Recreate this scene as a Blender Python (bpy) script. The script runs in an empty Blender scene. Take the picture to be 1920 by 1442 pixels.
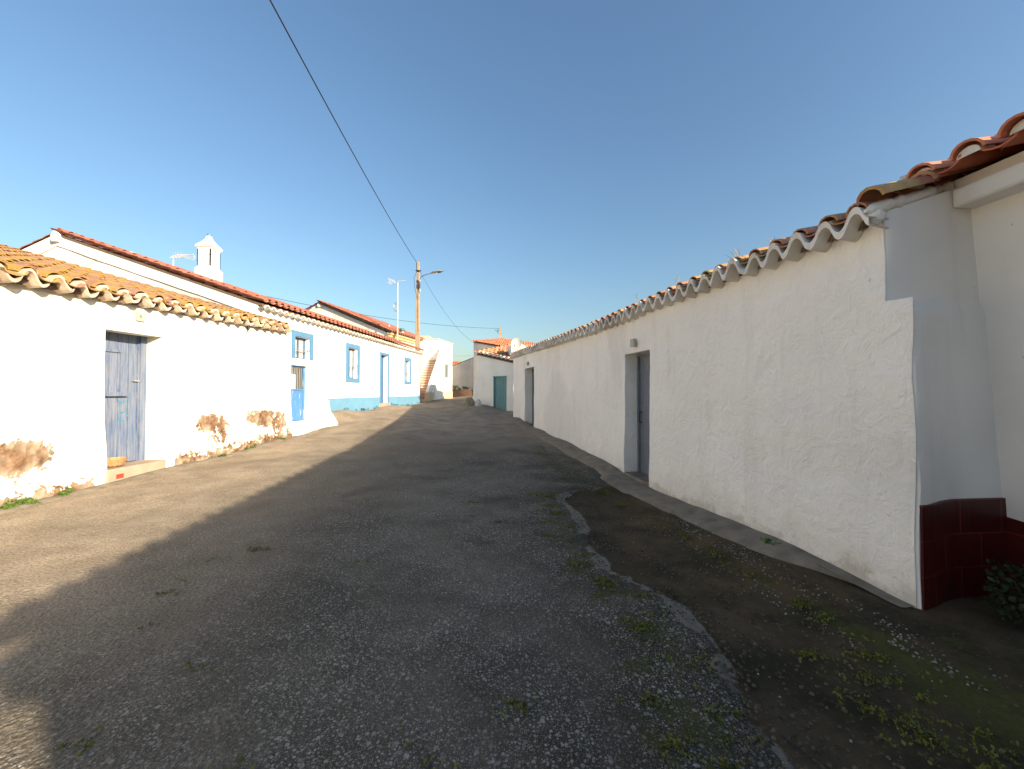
import bpy, math, random
from mathutils import Vector, noise
random.seed(7)
R = math.radians
EYE = 1.45; F = 720.0; HZ = 735.0
S = bpy.context.scene
COL = S.collection

def W(px, py, y):
    return Vector(((px-960)/F*y, y, EYE+(HZ-py)/F*y))
def lerp(a, b, t): return a+(b-a)*t
def sstep(a, b, x):
    t = max(0.0, min(1.0, (x-a)/(b-a))); return t*t*(3-2*t)
def nz(x, y, z=0.0): return noise.noise(Vector((x, y, z)))

# ------------------------------------------------------------------ ground shape
GP = [(-6.5,-6,1.52),(-6.3,0,1.5),(-5.95,4.46,1.36),(-5.8,7,1.28),(-5.64,9.83,1.17),(-5.2,11.3,.99),(-5.9,12.7,.66),(-6.0,13.2,.62),
      (-5.5,17,.60),(-5.08,21.2,.62),(3.6,-4,1.45),(2.9,0,1.45),(2.7,2.6,1.45),(2.07,5.76,1.50),(1.68,7.73,1.37),(1.2,10,1.29),(.73,12.4,1.22),
      (.05,15.8,1.1),(0,-3,1.45),(0,2,1.45),(0,4,1.45),(-3.2,2,1.44),(-3.2,5,1.40),(-1.2,7,1.41),(-3.8,8,1.28),(-1.6,10,1.28),(-3.6,10.5,1.12),
      (-2,13,1.08),(-4.6,13,.84),(-4.8,15,.74),(-2.5,16,.88),(-4.6,19,.70),(-2.5,20,.74),(.02,17.2,.86),(-1.68,18.6,.57),(-1.9,17.8,.64),(-4.6,25,.5),(-3,24,.5),
      (-4.6,29.4,.49),(-2.5,27,.36),(-3,31,.3),(-3,36,.4),(2,40,.5),(-9,40,.5),(12,20,.8),(-14,20,.6),(-14,0,1.4),(12,0,1.45)]
def G(x, y):
    sw = sz = 0.0
    for (a, b, d) in GP:
        w = 1.0/(((x-a)**2+(y-b)**2)+.12)**1.6
        sw += w; sz += w*(EYE-d)
    z = sz/sw
    if abs(x) < 10 and -6 < y < 30:
        z += .012*nz(x*.9, y*.9) + .005*nz(x*3, y*3, 4)
    return z

# ------------------------------------------------------------------ node helpers
class NT:
    def __init__(s, name):
        s.m = bpy.data.materials.new(name); s.m.use_nodes = True
        s.t = s.m.node_tree; s.n = s.t.nodes; s.b = s.n['Principled BSDF']; s.tc = None
    def link(s, a, b): s.t.links.new(a, b)
    def add(s, typ, **kw):
        n = s.n.new(typ)
        for k, v in kw.items(): setattr(n, k, v)
        return n
    def co(s, scale=(1,1,1), rot=(0,0,0)):
        if s.tc is None: s.tc = s.add('ShaderNodeTexCoord')
        mp = s.add('ShaderNodeMapping'); mp.inputs['Scale'].default_value = scale; mp.inputs['Rotation'].default_value = rot
        s.link(s.tc.outputs['Object'], mp.inputs['Vector']); return mp.outputs[0]
    def noise(s, sc, det=4, rough=.55, co=None, dist=0):
        n = s.add('ShaderNodeTexNoise'); n.inputs['Scale'].default_value = sc; n.inputs['Detail'].default_value = det
        n.inputs['Roughness'].default_value = rough; n.inputs['Distortion'].default_value = dist
        s.link(co or s.co(), n.inputs['Vector']); return n.outputs['Fac']
    def vor(s, sc, out='Distance', co=None, feat='F1', rnd=1.0):
        n = s.add('ShaderNodeTexVoronoi'); n.feature = feat; n.inputs['Scale'].default_value = sc; n.inputs['Randomness'].default_value = rnd
        s.link(co or s.co(), n.inputs['Vector']); return n.outputs[out]
    def ramp(s, fac, stops, interp='LINEAR'):
        r = s.add('ShaderNodeValToRGB'); r.color_ramp.interpolation = interp; e = r.color_ramp.elements
        while len(e) > 1: e.remove(e[-1])
        e[0].position = stops[0][0]; e[0].color = col4(stops[0][1])
        for p, c in stops[1:]:
            x = e.new(p); x.color = col4(c)
        s.link(fac, r.inputs[0]); return r.outputs[0]
    def mix(s, fac, a, b, mode='MIX'):
        m = s.add('ShaderNodeMix', data_type='RGBA', blend_type=mode)
        for sock, v in ((m.inputs[0], fac), (m.inputs[6], a), (m.inputs[7], b)):
            if hasattr(v, 'is_output'): s.link(v, sock)
            elif isinstance(v, (int, float)): sock.default_value = v if sock == m.inputs[0] else (v, v, v, 1)
            else: sock.default_value = col4(v)
        return m.outputs[2]
    def math(s, op, a, b=0.0, c=None, clamp=False):
        m = s.add('ShaderNodeMath', operation=op, use_clamp=clamp)
        for i, v in enumerate((a, b) if c is None else (a, b, c)):
            if hasattr(v, 'is_output'): s.link(v, m.inputs[i])
            else: m.inputs[i].default_value = v
        return m.outputs[0]
    def attr(s, name, out='Fac'):
        a = s.add('ShaderNodeAttribute', attribute_name=name); return a.outputs[out]
    def bump(s, h, st=.3, dist=.02, prev=None):
        b = s.add('ShaderNodeBump'); b.inputs['Strength'].default_value = st; b.inputs['Distance'].default_value = dist
        s.link(h, b.inputs['Height'])
        if prev is not None: s.link(prev, b.inputs['Normal'])
        return b.outputs[0]
    def out(s, color=None, rough=.8, nrm=None, metal=0.0, spec=.3):
        if color is not None:
            if hasattr(color, 'is_output'): s.link(color, s.b.inputs['Base Color'])
            else: s.b.inputs['Base Color'].default_value = col4(color)
        if hasattr(rough, 'is_output'): s.link(rough, s.b.inputs['Roughness'])
        else: s.b.inputs['Roughness'].default_value = rough
        s.b.inputs['Metallic'].default_value = metal; s.b.inputs['Specular IOR Level'].default_value = spec
        if nrm is not None: s.link(nrm, s.b.inputs['Normal'])
        return s.m
def col4(c):
    if isinstance(c, (int, float)): return (c, c, c, 1)
    return tuple(c) if len(c) == 4 else (c[0], c[1], c[2], 1)

def m_white(name, a=(.80,.785,.745), b=(.72,.70,.66), lump=.35, fine=.25, dirt=.25, foot=None):
    t = NT(name)
    big = t.ramp(t.noise(1.1, 5), [(.35, 0), (.68, 1)])
    c = t.mix(big, a, b)
    c = t.mix(t.ramp(t.noise(.55, 3, .5, t.co((1,1,.5)), .6), [(.52, 0), (.60, dirt)]), c, tuple(x*.86 for x in b))
    st = t.noise(2.5, 6, .6, t.co((1.5,1.5,.18)))
    c = t.mix(t.ramp(st, [(.56, 0), (.78, .30)]), c, (.52,.48,.42))
    if foot is not None:
        sx = t.add('ShaderNodeSeparateXYZ'); t.link(t.tc.outputs['Object'], sx.inputs[0])
        hh = t.math('ADD', sx.outputs[2], t.math('MULTIPLY', t.math('SUBTRACT', t.noise(5, 7, .65), .5), .55))
        c = t.mix(t.ramp(t.math('SUBTRACT', hh, foot), [(0, .6), (.08, .18), (.35, 0)]), c, (.40,.35,.28))
        fl = t.ramp(t.noise(1.6, 5, .6, t.co((1,1,.35)), 1.2), [(.62, 0), (.635, .25)])
        c = t.mix(fl, c, tuple(x*.80 for x in a))
    spk = t.ramp(t.noise(24, 2, .5), [(.75, 0), (.78, .55)])
    c = t.mix(spk, c, (.36,.31,.25))
    h1 = t.bump(t.noise(5.5, 5, .55, None, .7), lump, .05)
    fold = t.ramp(t.noise(8, 3, .5, t.co((1,1,.5)), 1.8), [(.44, 0), (.50, 1), (.54, .25)])
    h1 = t.bump(fold, lump*.35, .02, h1)
    h2 = t.bump(t.noise(45, 4, .6), fine, .01, h1)
    return t.out(c, .9, h2, spec=.15)
def m_peel():
    t = NT('whitewash_peeling')
    c = t.mix(t.ramp(t.noise(1.3, 5), [(.35, 0), (.7, 1)]), (.82,.795,.70), (.76,.73,.63))
    p = t.attr('peel')
    n = t.math('ADD', t.math('MULTIPLY', t.noise(4.2, 9, .68, None, .9), .55), t.math('MULTIPLY', t.noise(13, 7, .72), .45))
    v = t.math('ADD', p, t.math('MULTIPLY', t.math('SUBTRACT', n, .5), 3.0))
    mask = t.ramp(v, [(.495, 0), (.505, 1)])
    halo = t.ramp(v, [(.30, 0), (.46, .5)])
    c = t.mix(halo, c, (.60,.50,.40))
    earth = t.mix(t.ramp(t.noise(9, 6, .6), [(.35, 0), (.62, 1)]), (.085,.048,.028), (.27,.16,.095))
    grey = t.mix(t.ramp(t.noise(3, 3), [(.45, 0), (.6, 1)]), earth, (.33,.25,.185))
    c = t.mix(mask, c, grey)
    h = t.bump(mask, -1.0, .05)
    h = t.bump(t.math('MULTIPLY', mask, t.vor(9)), .8, .05, h)
    h = t.bump(t.noise(7, 6, .6, None, .6), .35, .04, h)
    h = t.bump(t.noise(50, 4, .6), .3, .01, h)
    return t.out(c, .92, h, spec=.15)
def m_tile(name, cols, lichen=0.0, lcol=(.42,.24,.04), dirt=.4):
    t = NT(name)
    r = t.attr('rnd')
    st = [(i/(max(1, len(cols)-1)), c) for i, c in enumerate(cols)]
    c = t.ramp(r, st)
    c = t.mix(t.ramp(t.noise(9, 6, .6), [(.42, 0), (.62, dirt)]), c, (.20,.13,.09))
    if lichen > 0:
        v = t.math('ADD', t.noise(3.2, 8, .65), t.math('MULTIPLY', r, .12))
        c = t.mix(t.ramp(v, [(.60-.22*lichen, 0), (.70-.22*lichen, .85)]), c, t.mix(t.noise(14, 4), lcol, tuple(min(1, x*1.35) for x in lcol)))
        c = t.mix(t.ramp(t.noise(16, 6, .6), [(.60, 0), (.66, .7)]), c, (.46,.40,.33))
    h = t.bump(t.noise(38, 5, .6), .35, .01)
    return t.out(c, .85, h, spec=.2)
def m_plain(name, c, rough=.6, var=.15, metal=0.0, sc=8, bump=.15, spec=.3):
    t = NT(name)
    cc = t.mix(t.ramp(t.noise(sc, 5, .6), [(.35, 0), (.7, 1)]), c, tuple(x*(1-var) for x in c))
    return t.out(cc, rough, t.bump(t.noise(sc*6, 4), bump, .006), metal, spec)

M = {}
M['white'] = m_white('whitewash_right')
M['white_rough'] = m_white('whitewash_lumpy', (.87,.825,.785), (.81,.77,.735), lump=.7, fine=.35, dirt=.55, foot=.0)
M['white_smooth'] = m_white('whitewash_smooth', (.80,.765,.735), (.73,.70,.67), lump=.12, fine=.1, dirt=.35)
M['white_clean'] = m_white('whitewash_clean', (.82,.80,.76), (.76,.74,.70), lump=.18, fine=.15, dirt=.1)
M['gable'] = m_white('whitewash_gable', (.80,.77,.72), (.72,.68,.62), lump=.25, dirt=.6)
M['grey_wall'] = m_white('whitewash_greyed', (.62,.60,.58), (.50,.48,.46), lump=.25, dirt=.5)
M['peel'] = m_peel()
M['lime'] = m_white('limewashed_tile_edge', (.78,.75,.71), (.58,.52,.46), lump=.35, fine=.5, dirt=.6)
M['lime_dirty'] = m_white('limewash_stained', (.74,.66,.56), (.50,.38,.29), lump=.4, fine=.5, dirt=.8)
M['tile_old'] = m_tile('old_clay_tile_lichen', [(.26,.12,.08),(.36,.20,.14),(.30,.15,.10),(.40,.25,.19),(.31,.14,.09)], .42, (.32,.20,.05))
M['tile_red'] = m_tile('red_clay_tile', [(.34,.12,.085),(.42,.165,.115),(.38,.14,.095),(.45,.20,.15)], 0, dirt=.25)
M['tile_mix'] = m_tile('mixed_clay_tile', [(.42,.17,.10),(.52,.27,.17),(.35,.12,.08),(.50,.22,.12)], .18, (.36,.25,.10))
M['tile_new'] = m_tile('fresh_clay_tile', [(.50,.13,.07),(.56,.18,.10),(.62,.25,.15)], 0, dirt=.15)
M['underlay'] = m_plain('roof_underlay', (.16,.11,.08), .95)
M['blue'] = m_plain('blue_trim_paint', (.095,.215,.37), .6, .15, sc=3)
M['blue_sky'] = m_plain('sky_blue_skirt_paint', (.13,.28,.41), .75, .12, sc=2)
M['blue_dark'] = m_plain('dark_blue_wood', (.05,.11,.24), .5)
M['concrete'] = m_plain('concrete_strip', (.235,.195,.15), .95, .45, sc=5, bump=.6)
M['step'] = m_plain('doorstep_render', (.40,.30,.23), .92, .2, sc=4, bump=.35)
M['steel'] = m_plain('galvanised_metal', (.45,.45,.44), .45, .2, .6)
M['wire'] = m_plain('black_cable', (.015,.015,.017), .6, 0)
M['wire_pale'] = m_plain('pale_cable', (.55,.55,.52), .6, 0)
M['pole'] = m_plain('pole_concrete', (.36,.28,.20), .9, .25, sc=3)
M['cream'] = m_plain('cream_paint', (.62,.49,.31), .85, .12, sc=2)
M['yellow'] = m_plain('ochre_cornice', (.52,.40,.20), .8, .15)
M['brick'] = m_plain('terracotta_tread', (.55,.27,.17), .85, .3, sc=12)
M['mortar'] = m_plain('mortar', (.62,.58,.53), .95, .3, sc=9, bump=.6)
M['glass'] = NT('window_glass').out((.10,.13,.17), .06, spec=.7)
M['dark'] = m_plain('dark_interior', (.03,.03,.035), .9, 0)
M['curtain'] = m_plain('white_curtain', (.50,.48,.45), .9, .1)
M['plate'] = m_plain('enamel_plate', (.40,.385,.34), .4, .05)
M['ink'] = m_plain('plate_lettering', (.10,.10,.11), .6, 0)
M['dish'] = m_plain('dish_enamel', (.72,.69,.62), .45, .08)
M['rock'] = m_plain('rock', (.30,.25,.17), .95, .45, sc=6, bump=.8)
M['straw'] = m_plain('straw', (.46,.27,.13), .85, .3, sc=30, bump=.5)
M['pot'] = m_plain('dark_pot', (.05,.07,.12), .5)
def m_leaf(name, a, b):
    t = NT(name)
    m = t.out(t.mix(t.attr('rnd'), a, b), .7, None, spec=.25)
    return m
M['leaf'] = m_leaf('weed_leaf', (.05,.10,.016), (.11,.17,.035))
M['moss'] = m_leaf('moss', (.07,.08,.012), (.17,.17,.03))
M['darkleaf'] = m_leaf('dark_shrub_leaf', (.010,.020,.007), (.022,.040,.012))
M['dry'] = m_leaf('dry_stalk', (.30,.24,.15), (.42,.35,.24))
M['pebble'] = m_leaf('loose_pebble', (.09,.085,.07), (.30,.285,.25))
def m_redtile():
    t = NT('dark_red_glazed_tile')
    br = t.add('ShaderNodeTexBrick'); t.link(t.attr('tuv', 'Vector'), br.inputs['Vector'])
    br.inputs['Color1'].default_value = (.060,.005,.004,1); br.inputs['Color2'].default_value = (.042,.004,.004,1)
    br.inputs['Mortar'].default_value = (.17,.03,.022,1); br.inputs['Scale'].default_value = 1
    br.inputs['Mortar Size'].default_value = .0035; br.inputs['Brick Width'].default_value = .33; br.inputs['Row Height'].default_value = .235
    return t.out(br.outputs['Color'], .4, t.bump(br.outputs['Fac'], -.5, .004), spec=.35)
M['redtile'] = m_redtile()
def m_wood():
    t = NT('weathered_blue_planks')
    co = t.co((3,14,.9))
    n = t.noise(2.2, 8, .65, co)
    c = t.mix(t.ramp(n, [(.36, 0), (.62, 1)]), (.07,.115,.23), (.23,.245,.30))
    c = t.mix(t.ramp(t.noise(3, 8, .7, t.co((3,16,1.4))), [(.56, 0), (.64, .85)]), c, (.28,.235,.22))
    c = t.mix(t.ramp(t.noise(4, 8, .7, t.co((2,22,1.2))), [(.63, 0), (.67, .9)]), c, (.09,.07,.07))
    c = t.mix(t.attr('rnd'), c, t.mix(.5, c, (.10,.14,.22)))
    return t.out(c, .85, t.bump(t.noise(5, 8, .7, t.co((3,26,1))), .5, .01), spec=.2)
M['wood'] = m_wood()
def m_gatemetal(name, c1, c2):
    t = NT(name)
    c = t.mix(t.ramp(t.noise(3, 8, .7, t.co((6,6,1))), [(.57, 0), (.61, 1)]), c1, c2)
    return t.out(c, .55, t.bump(t.noise(30, 3), .1, .005), spec=.4)
M['gate'] = m_gatemetal('blue_gate_paint', (.06,.17,.36), (.36,.42,.48))
M['green'] = m_gatemetal('green_metal_paint', (.13,.27,.28), (.24,.35,.36))
M['greydoor'] = m_gatemetal('grey_blue_door_paint', (.15,.17,.21), (.19,.205,.24))
def m_ground():
    t = NT('worn_street_surface')
    z = t.add('ShaderNodeAttribute', attribute_name='zone')
    sep = t.add('ShaderNodeSeparateColor'); t.link(z.outputs['Color'], sep.inputs[0])
    dirt, pale, moss = sep.outputs[0], sep.outputs[1], sep.outputs[2]
    big = t.noise(.9, 6, .6)
    base = t.mix(t.ramp(big, [(.36, 0), (.62, 1)]), (.165,.132,.098), (.070,.059,.046))
    pat = t.ramp(t.noise(.38, 7, .62, None, .8), [(.44, 0), (.56, 1)])
    base = t.mix(t.math('MULTIPLY', pat, .55), base, (.20,.165,.125))
    sandy = t.attr('sandy')
    base = t.mix(t.math('MULTIPLY', sandy, .85), base, t.mix(t.ramp(t.noise(2.0, 6), [(.35, 0), (.65, 1)]), (.50,.39,.285), (.30,.23,.165)))
    base = t.mix(t.ramp(t.noise(60, 3, .7), [(.40, 0), (.60, .5)]), base, (.05,.043,.035))
    film = t.ramp(t.math('ADD', t.attr('film'), t.math('MULTIPLY', t.math('SUBTRACT', t.noise(1.8, 7, .65), .5), 1.1)), [(.25, 0), (.75, .85)])
    base = t.mix(film, base, (.034,.030,.018))
    # aggregate: pale chips of two sizes
    for sc, th, mx in ((36, .80, .8), (62, .52, .9), (110, .45, .75), (190, .4, .5)):
        cell = t.add('ShaderNodeTexVoronoi'); cell.inputs['Scale'].default_value = sc; t.link(t.co(), cell.inputs['Vector'])
        s2 = t.add('ShaderNodeSeparateColor'); t.link(cell.outputs['Color'], s2.inputs[0])
        pick = t.math('MULTIPLY', t.math('GREATER_THAN', s2.outputs[0], th), t.math('LESS_THAN', cell.outputs['Distance'], .36))
        cov = t.math('MULTIPLY', t.ramp(t.noise(1.7, 4), [(.34, .2), (.58, 1)]), t.math('MULTIPLY_ADD', sandy, -.35, 1.0))
        pc = t.mix(s2.outputs[1], (.20,.18,.145), (.40,.365,.31))
        base = t.mix(t.math('MULTIPLY', t.math('MULTIPLY', pick, cov), mx), base, pc)
    # soil channel
    dv = t.math('ADD', dirt, t.math('MULTIPLY', t.math('SUBTRACT', t.noise(3.5, 9, .7), .5), 1.5))
    dm = t.ramp(dv, [(.40, 0), (.62, 1)])
    soil = t.mix(t.ramp(t.noise(2.2, 7, .6), [(.38, 0), (.62, 1)]), (.090,.060,.031), (.034,.027,.013))
    soil = t.mix(t.ramp(t.noise(40, 3, .6), [(.60, 0), (.66, .35)]), soil, (.16,.13,.09))
    c = t.mix(dm, base, soil)
    pv = t.math('ADD', pale, t.math('MULTIPLY', t.math('SUBTRACT', t.noise(6, 6), .5), .9))
    c = t.mix(t.ramp(pv, [(.46, 0), (.60, .9)]), c, t.mix(t.noise(30, 3), (.30,.255,.20), (.18,.15,.12)))
    mv = t.math('ADD', moss, t.math('MULTIPLY', t.math('SUBTRACT', t.noise(4.5, 9, .7), .5), 1.6))
    c = t.mix(t.ramp(mv, [(.55, 0), (.72, .8)]), c, t.mix(t.noise(50, 3), (.028,.032,.010), (.085,.085,.020)))
    h = t.math('ADD', t.vor(46), t.math('MULTIPLY', t.noise(120, 3), .6))
    nr = t.bump(t.math('MULTIPLY', h, t.math('SUBTRACT', 1.15, dm)), .85, .012)
    nr = t.bump(t.noise(6, 6, .6), .45, .04, nr)
    return t.out(c, .93, nr, spec=.2)
M['ground'] = m_ground()

# ------------------------------------------------------------------ mesh builder
ROOT = {}
class MB:
    def __init__(s): s.v = []; s.f = []; s.a = []; s.uv = []; s.pl = None
    def quad(s, *p, rnd=.5):
        i = len(s.v); s.v += [Vector(q) for q in p]; s.f.append(tuple(range(i, i+len(p)))); s.a.append(rnd)
    def grid(s, rows, rnd=.5, close=False):
        i0 = len(s.v); n = len(rows[0])
        for r in rows: s.v += [Vector(p) for p in r]
        for a in range(len(rows)-1):
            for b in range(n if close else n-1):
                c = (b+1) % n
                s.f.append((i0+a*n+b, i0+a*n+c, i0+(a+1)*n+c, i0+(a+1)*n+b)); s.a.append(rnd)
    def hexa(s, p, rnd=.5):     # 8 points: bottom ccw, top ccw
        i = len(s.v); s.v += [Vector(q) for q in p]
        for f in ((3,2,1,0),(4,5,6,7),(0,1,5,4),(1,2,6,5),(2,3,7,6),(3,0,4,7)):
            s.f.append(tuple(i+k for k in f)); s.a.append(rnd)
    def box(s, a, b, rnd=.5):
        x0,y0,z0 = a; x1,y1,z1 = b
        s.hexa([(x0,y0,z0),(x1,y0,z0),(x1,y1,z0),(x0,y1,z0),(x0,y0,z1),(x1,y0,z1),(x1,y1,z1),(x0,y1,z1)], rnd)
    def fbox(s, fr, u0, u1, o0, o1, z0, z1, rnd=.5):
        s.hexa([fr(u0,o0,z0), fr(u1,o0,z0), fr(u1,o1,z0), fr(u0,o1,z0), fr(u0,o0,z1), fr(u1,o0,z1), fr(u1,o1,z1), fr(u0,o1,z1)], rnd)
    def tube(s, pts, r, n=6, rnd=.5, r2=None, cap=True):
        pts = [Vector(p) for p in pts]; rows = []
        for i, p in enumerate(pts):
            d = (pts[min(i+1, len(pts)-1)]-pts[max(i-1, 0)]).normalized()
            up = Vector((0,0,1)) if abs(d.z) < .9 else Vector((0,1,0))
            a = d.cross(up).normalized(); b = d.cross(a)
            rr = r if r2 is None else lerp(r, r2, i/(len(pts)-1))
            rows.append([p+a*rr*math.cos(2*math.pi*k/n)+b*rr*math.sin(2*math.pi*k/n) for k in range(n)])
        i0 = len(s.v); s.grid(rows, rnd, True)
        if cap:
            s.f.append(tuple(i0+k for k in range(n))); s.a.append(rnd)
            m = i0+(len(rows)-1)*n; s.f.append(tuple(m+k for k in reversed(range(n)))); s.a.append(rnd)
    def lathe(s, c, prof, n=20, rnd=.5, sq=None):
        c = Vector(c); rows = []
        for (r, z) in prof:
            rows.append([c+Vector((r*math.cos(2*math.pi*k/n), r*math.sin(2*math.pi*k/n), z)) for k in range(n)])
        s.grid(rows, rnd, True)
    def build(s, name, mat, parent=None, smooth=35, origin=None, bevel=0, extra=None):
        me = bpy.data.meshes.new(name)
        off = Vector((0,0,0))
        if parent is not None: off = ROOT.get(parent.name, Vector((0,0,0)))
        elif origin is not None: off = Vector(origin)
        elif s.v:
            xs = [p.x for p in s.v]; ys = [p.y for p in s.v]; off = Vector(((min(xs)+max(xs))/2, (min(ys)+max(ys))/2, min(p.z for p in s.v)))
        me.from_pydata([tuple(p-off) for p in s.v], [], s.f)
        at = me.attributes.new('rnd', 'FLOAT', 'FACE')
        at.data.foreach_set('value', s.a)
        if extra:
            for k, vals in extra.items():
                if isinstance(vals[0], (tuple, list)) and len(vals[0]) == 4:
                    a2 = me.attributes.new(k, 'FLOAT_COLOR', 'POINT'); a2.data.foreach_set('color', [q for v in vals for q in v])
                elif isinstance(vals[0], (tuple, list)):
                    a2 = me.attributes.new(k, 'FLOAT_VECTOR', 'POINT'); a2.data.foreach_set('vector', [q for v in vals for q in v])
                else:
                    a2 = me.attributes.new(k, 'FLOAT', 'POINT'); a2.data.foreach_set('value', vals)
        me.materials.append(mat if not isinstance(mat, str) else M[mat]); me.update()
        if smooth:
            me.shade_smooth(); me.set_sharp_from_angle(angle=R(smooth))
        o = bpy.data.objects.new(name, me); COL.objects.link(o)
        if parent is not None: o.parent = parent; ROOT[o.name] = off
        else: o.location = off; ROOT[o.name] = off
        if bevel:
            bv = o.modifiers.new('bevel', 'BEVEL'); bv.width = bevel; bv.segments = 2; bv.limit_method = 'ANGLE'
        return o
def tag(o, label, cat, group=None, kind=None):
    if label: o['label'] = label
    if cat: o['category'] = cat
    if group: o['group'] = group
    if kind: o['kind'] = kind
    return o
def empty(name, loc, label, cat, group=None):
    o = bpy.data.objects.new(name, None); COL.objects.link(o); o.location = loc; o.empty_display_size = .3
    ROOT[o.name] = Vector(loc); return tag(o, label, cat, group)

class Fr:      # facade frame: u along, o outward, z up
    def __init__(s, A, B, side):       # side +1: outward is to the right of A->B ; -1 left
        s.A = Vector((A[0], A[1], 0)); d = Vector((B[0]-A[0], B[1]-A[1], 0)); s.L = d.length; s.d = d/s.L
        s.n = Vector((s.d.y, -s.d.x, 0))*side
    def __call__(s, u, o, z): return s.A+s.d*u+s.n*o+Vector((0,0,z))
    def uy(s, y): return (y-s.A.y)/s.d.y

def facade(mb, fr, zb, ztop, ops=(), step=.12, batter=0.0, amp=.012, u0=0, u1=None, seed=0, zc=None, bulge=None):
    """one face of plastered wall, with window/door openings cut and reveals turned in; ztop may be a function of u"""
    if u1 is None: u1 = fr.L
    zt = ztop if callable(ztop) else (lambda u: ztop)
    zmax = max(zt(u0), zt(u1), zt((u0+u1)/2)); zmin = min(zt(u0), zt(u1), zt((u0+u1)/2))
    if zc is None: zc = max([o[3] for o in ops]+[zb+.2])+.03
    zc = min(zc, zmin-.02)
    def lines(a, b, cuts):
        cuts = sorted(set([a, b]+[c for c in cuts if a < c < b])); out = []
        for p, q in zip(cuts[:-1], cuts[1:]):
            n = max(1, round((q-p)/step)); out += [p+(q-p)*k/n for k in range(n)]
        return out+[cuts[-1]]
    us = lines(u0, u1, [o[0] for o in ops]+[o[1] for o in ops])
    zs = lines(zb, zmax, [o[2] for o in ops]+[o[3] for o in ops]+[zc])
    def P(u, z, o=0):
        if z > zc: z = zc+(z-zc)/(zmax-zc)*(zt(u)-zc)
        d = batter*(zmax-z)+amp*(nz(u*1.3+seed, z*1.3)+.6*nz(u*3.1+seed, z*3.1, 5)+.25*nz(u*8+seed, z*8, 9))
        if bulge: d += bulge(u, z)
        ju = amp*.8*nz(z*2.2+seed, u*2, 3)
        return fr(u+ju, d+o, z)
    nU = len(us); i0 = len(mb.v)
    for z in zs:
        for u in us: mb.v.append(P(u, z))
    if mb.pl is None: mb.pl = {}
    for j, z in enumerate(zs):
        for i, u in enumerate(us): mb.pl[i0+j*nU+i] = (u, z)
    for j in range(len(zs)-1):
        for i in range(nU-1):
            um = (us[i]+us[i+1])/2; zm = (zs[j]+zs[j+1])/2
            if any(o[0] < um < o[1] and o[2] < zm < o[3] for o in ops): continue
            mb.f.append((i0+j*nU+i, i0+j*nU+i+1, i0+(j+1)*nU+i+1, i0+(j+1)*nU+i)); mb.a.append(.5)
    for o in ops:
        dep = o[4]
        if dep == 0: continue
        uu = [u for u in us if o[0]-1e-6 <= u <= o[1]+1e-6]; zz = [z for z in zs if o[2]-1e-6 <= z <= o[3]+1e-6]
        def back(u, z): return fr(u, -dep, z)
        for path in ([(o[0], z) for z in zz], [(o[1], z) for z in zz], [(u, o[3]) for u in uu], [(u, o[2]) for u in uu]):
            rows = [[P(u, z)]+[P(u, z).lerp(back(u, z), k) for k in (.1, .5)]+[back(u, z)] for u, z in path]
            mb.grid(rows)
    return P

def tiles(mb, O, U, Sv, nu, ns, sp, pitch=.34, ln=.42, seg=6, jit=.012, s0=0.0, ch0=0.0, channels=True, thick=.014, skip=None, rw=.36):
    """clay barrel tiles: courses of channels with cover tiles over the joints"""
    O = Vector(O); U = Vector(U).normalized(); Sv = Vector(Sv).normalized(); N = U.cross(Sv).normalized()
    if N.z < 0: N = -N
    def one(uc, s, up, r0, r1, h0, h1, rnd):
        rows = []
        ju = random.uniform(-jit, jit); jr = random.uniform(-jit, jit)*.8
        outer = []; inner = []
        for (ss, rr, hh, jj) in ((s, r0, h0, ju), (s+ln, r1, h1, ju+jr)):
            ro = []; ri = []
            for k in range(seg+1):
                a = math.pi*k/seg
                for lst, r_ in ((ro, rr), (ri, rr-thick)):
                    lst.append(O+U*(uc+jj-math.cos(a)*r_)+Sv*ss+N*(hh+up*math.sin(a)*r_*(.92 if up > 0 else .62)))
            outer.append(ro); inner.append(ri)
        mb.grid(outer, rnd); mb.grid([inner[0], outer[0]], rnd); mb.grid(inner, rnd)
    for i in range(nu):
        for j in range(ns):
            if skip and skip(i, j): continue
            rnd = random.random(); s = s0+j*pitch+random.uniform(-jit, jit)
            one((i+.5)*sp, s, 1, rw*sp, rw*sp*.82, .050+random.uniform(0, .008), .022, rnd)
        if channels:
            for j in range(ns):
                if skip and skip(i, j): continue
                one(i*sp, ch0+j*pitch+random.uniform(-jit, jit), -1, rw*sp*1.12, rw*sp*1.0, .074, .050, random.random())

def eave_wave(mb, O, U, out, nu, sp, depth=.24, amp=.05, th=.03, drop=.03, seg=12, jit=.006, ph=0.0):
    """limewashed scalloped eave: one corrugated course, crest under each cover tile"""
    O = Vector(O); U = Vector(U).normalized(); out = Vector(out).normalized(); Z = Vector((0,0,1))
    rows_t = [[], [], []]; rows_b = [[], []]
    n = nu*seg
    for k in range(n+1):
        u = k*sp/seg; w = -math.cos(2*math.pi*(u/sp+ph)); w = math.copysign(abs(w)**.72, w)
        i = int(u/sp); a_ = amp*(1+.18*nz(i*3.3, 1.7)); e = jit*nz(u*6, 2.2)+jit*1.5*nz(i*1.9, 7.7)
        z = a_*w+e
        rows_t[0].append(O+U*u-out*.02+Z*(z)); rows_t[1].append(O+U*u+out*(depth*.5)+Z*(z-drop*.5)); rows_t[2].append(O+U*u+out*(depth+e*2)+Z*(z-drop))
        rows_b[0].append(O+U*u+out*(depth+e*2-.004)+Z*(z-drop-th*(1+.25*nz(u*9, .3)))); rows_b[1].append(O+U*u-out*.02+Z*(z-th*1.2))
    mb.grid(rows_t+rows_b)

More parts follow.
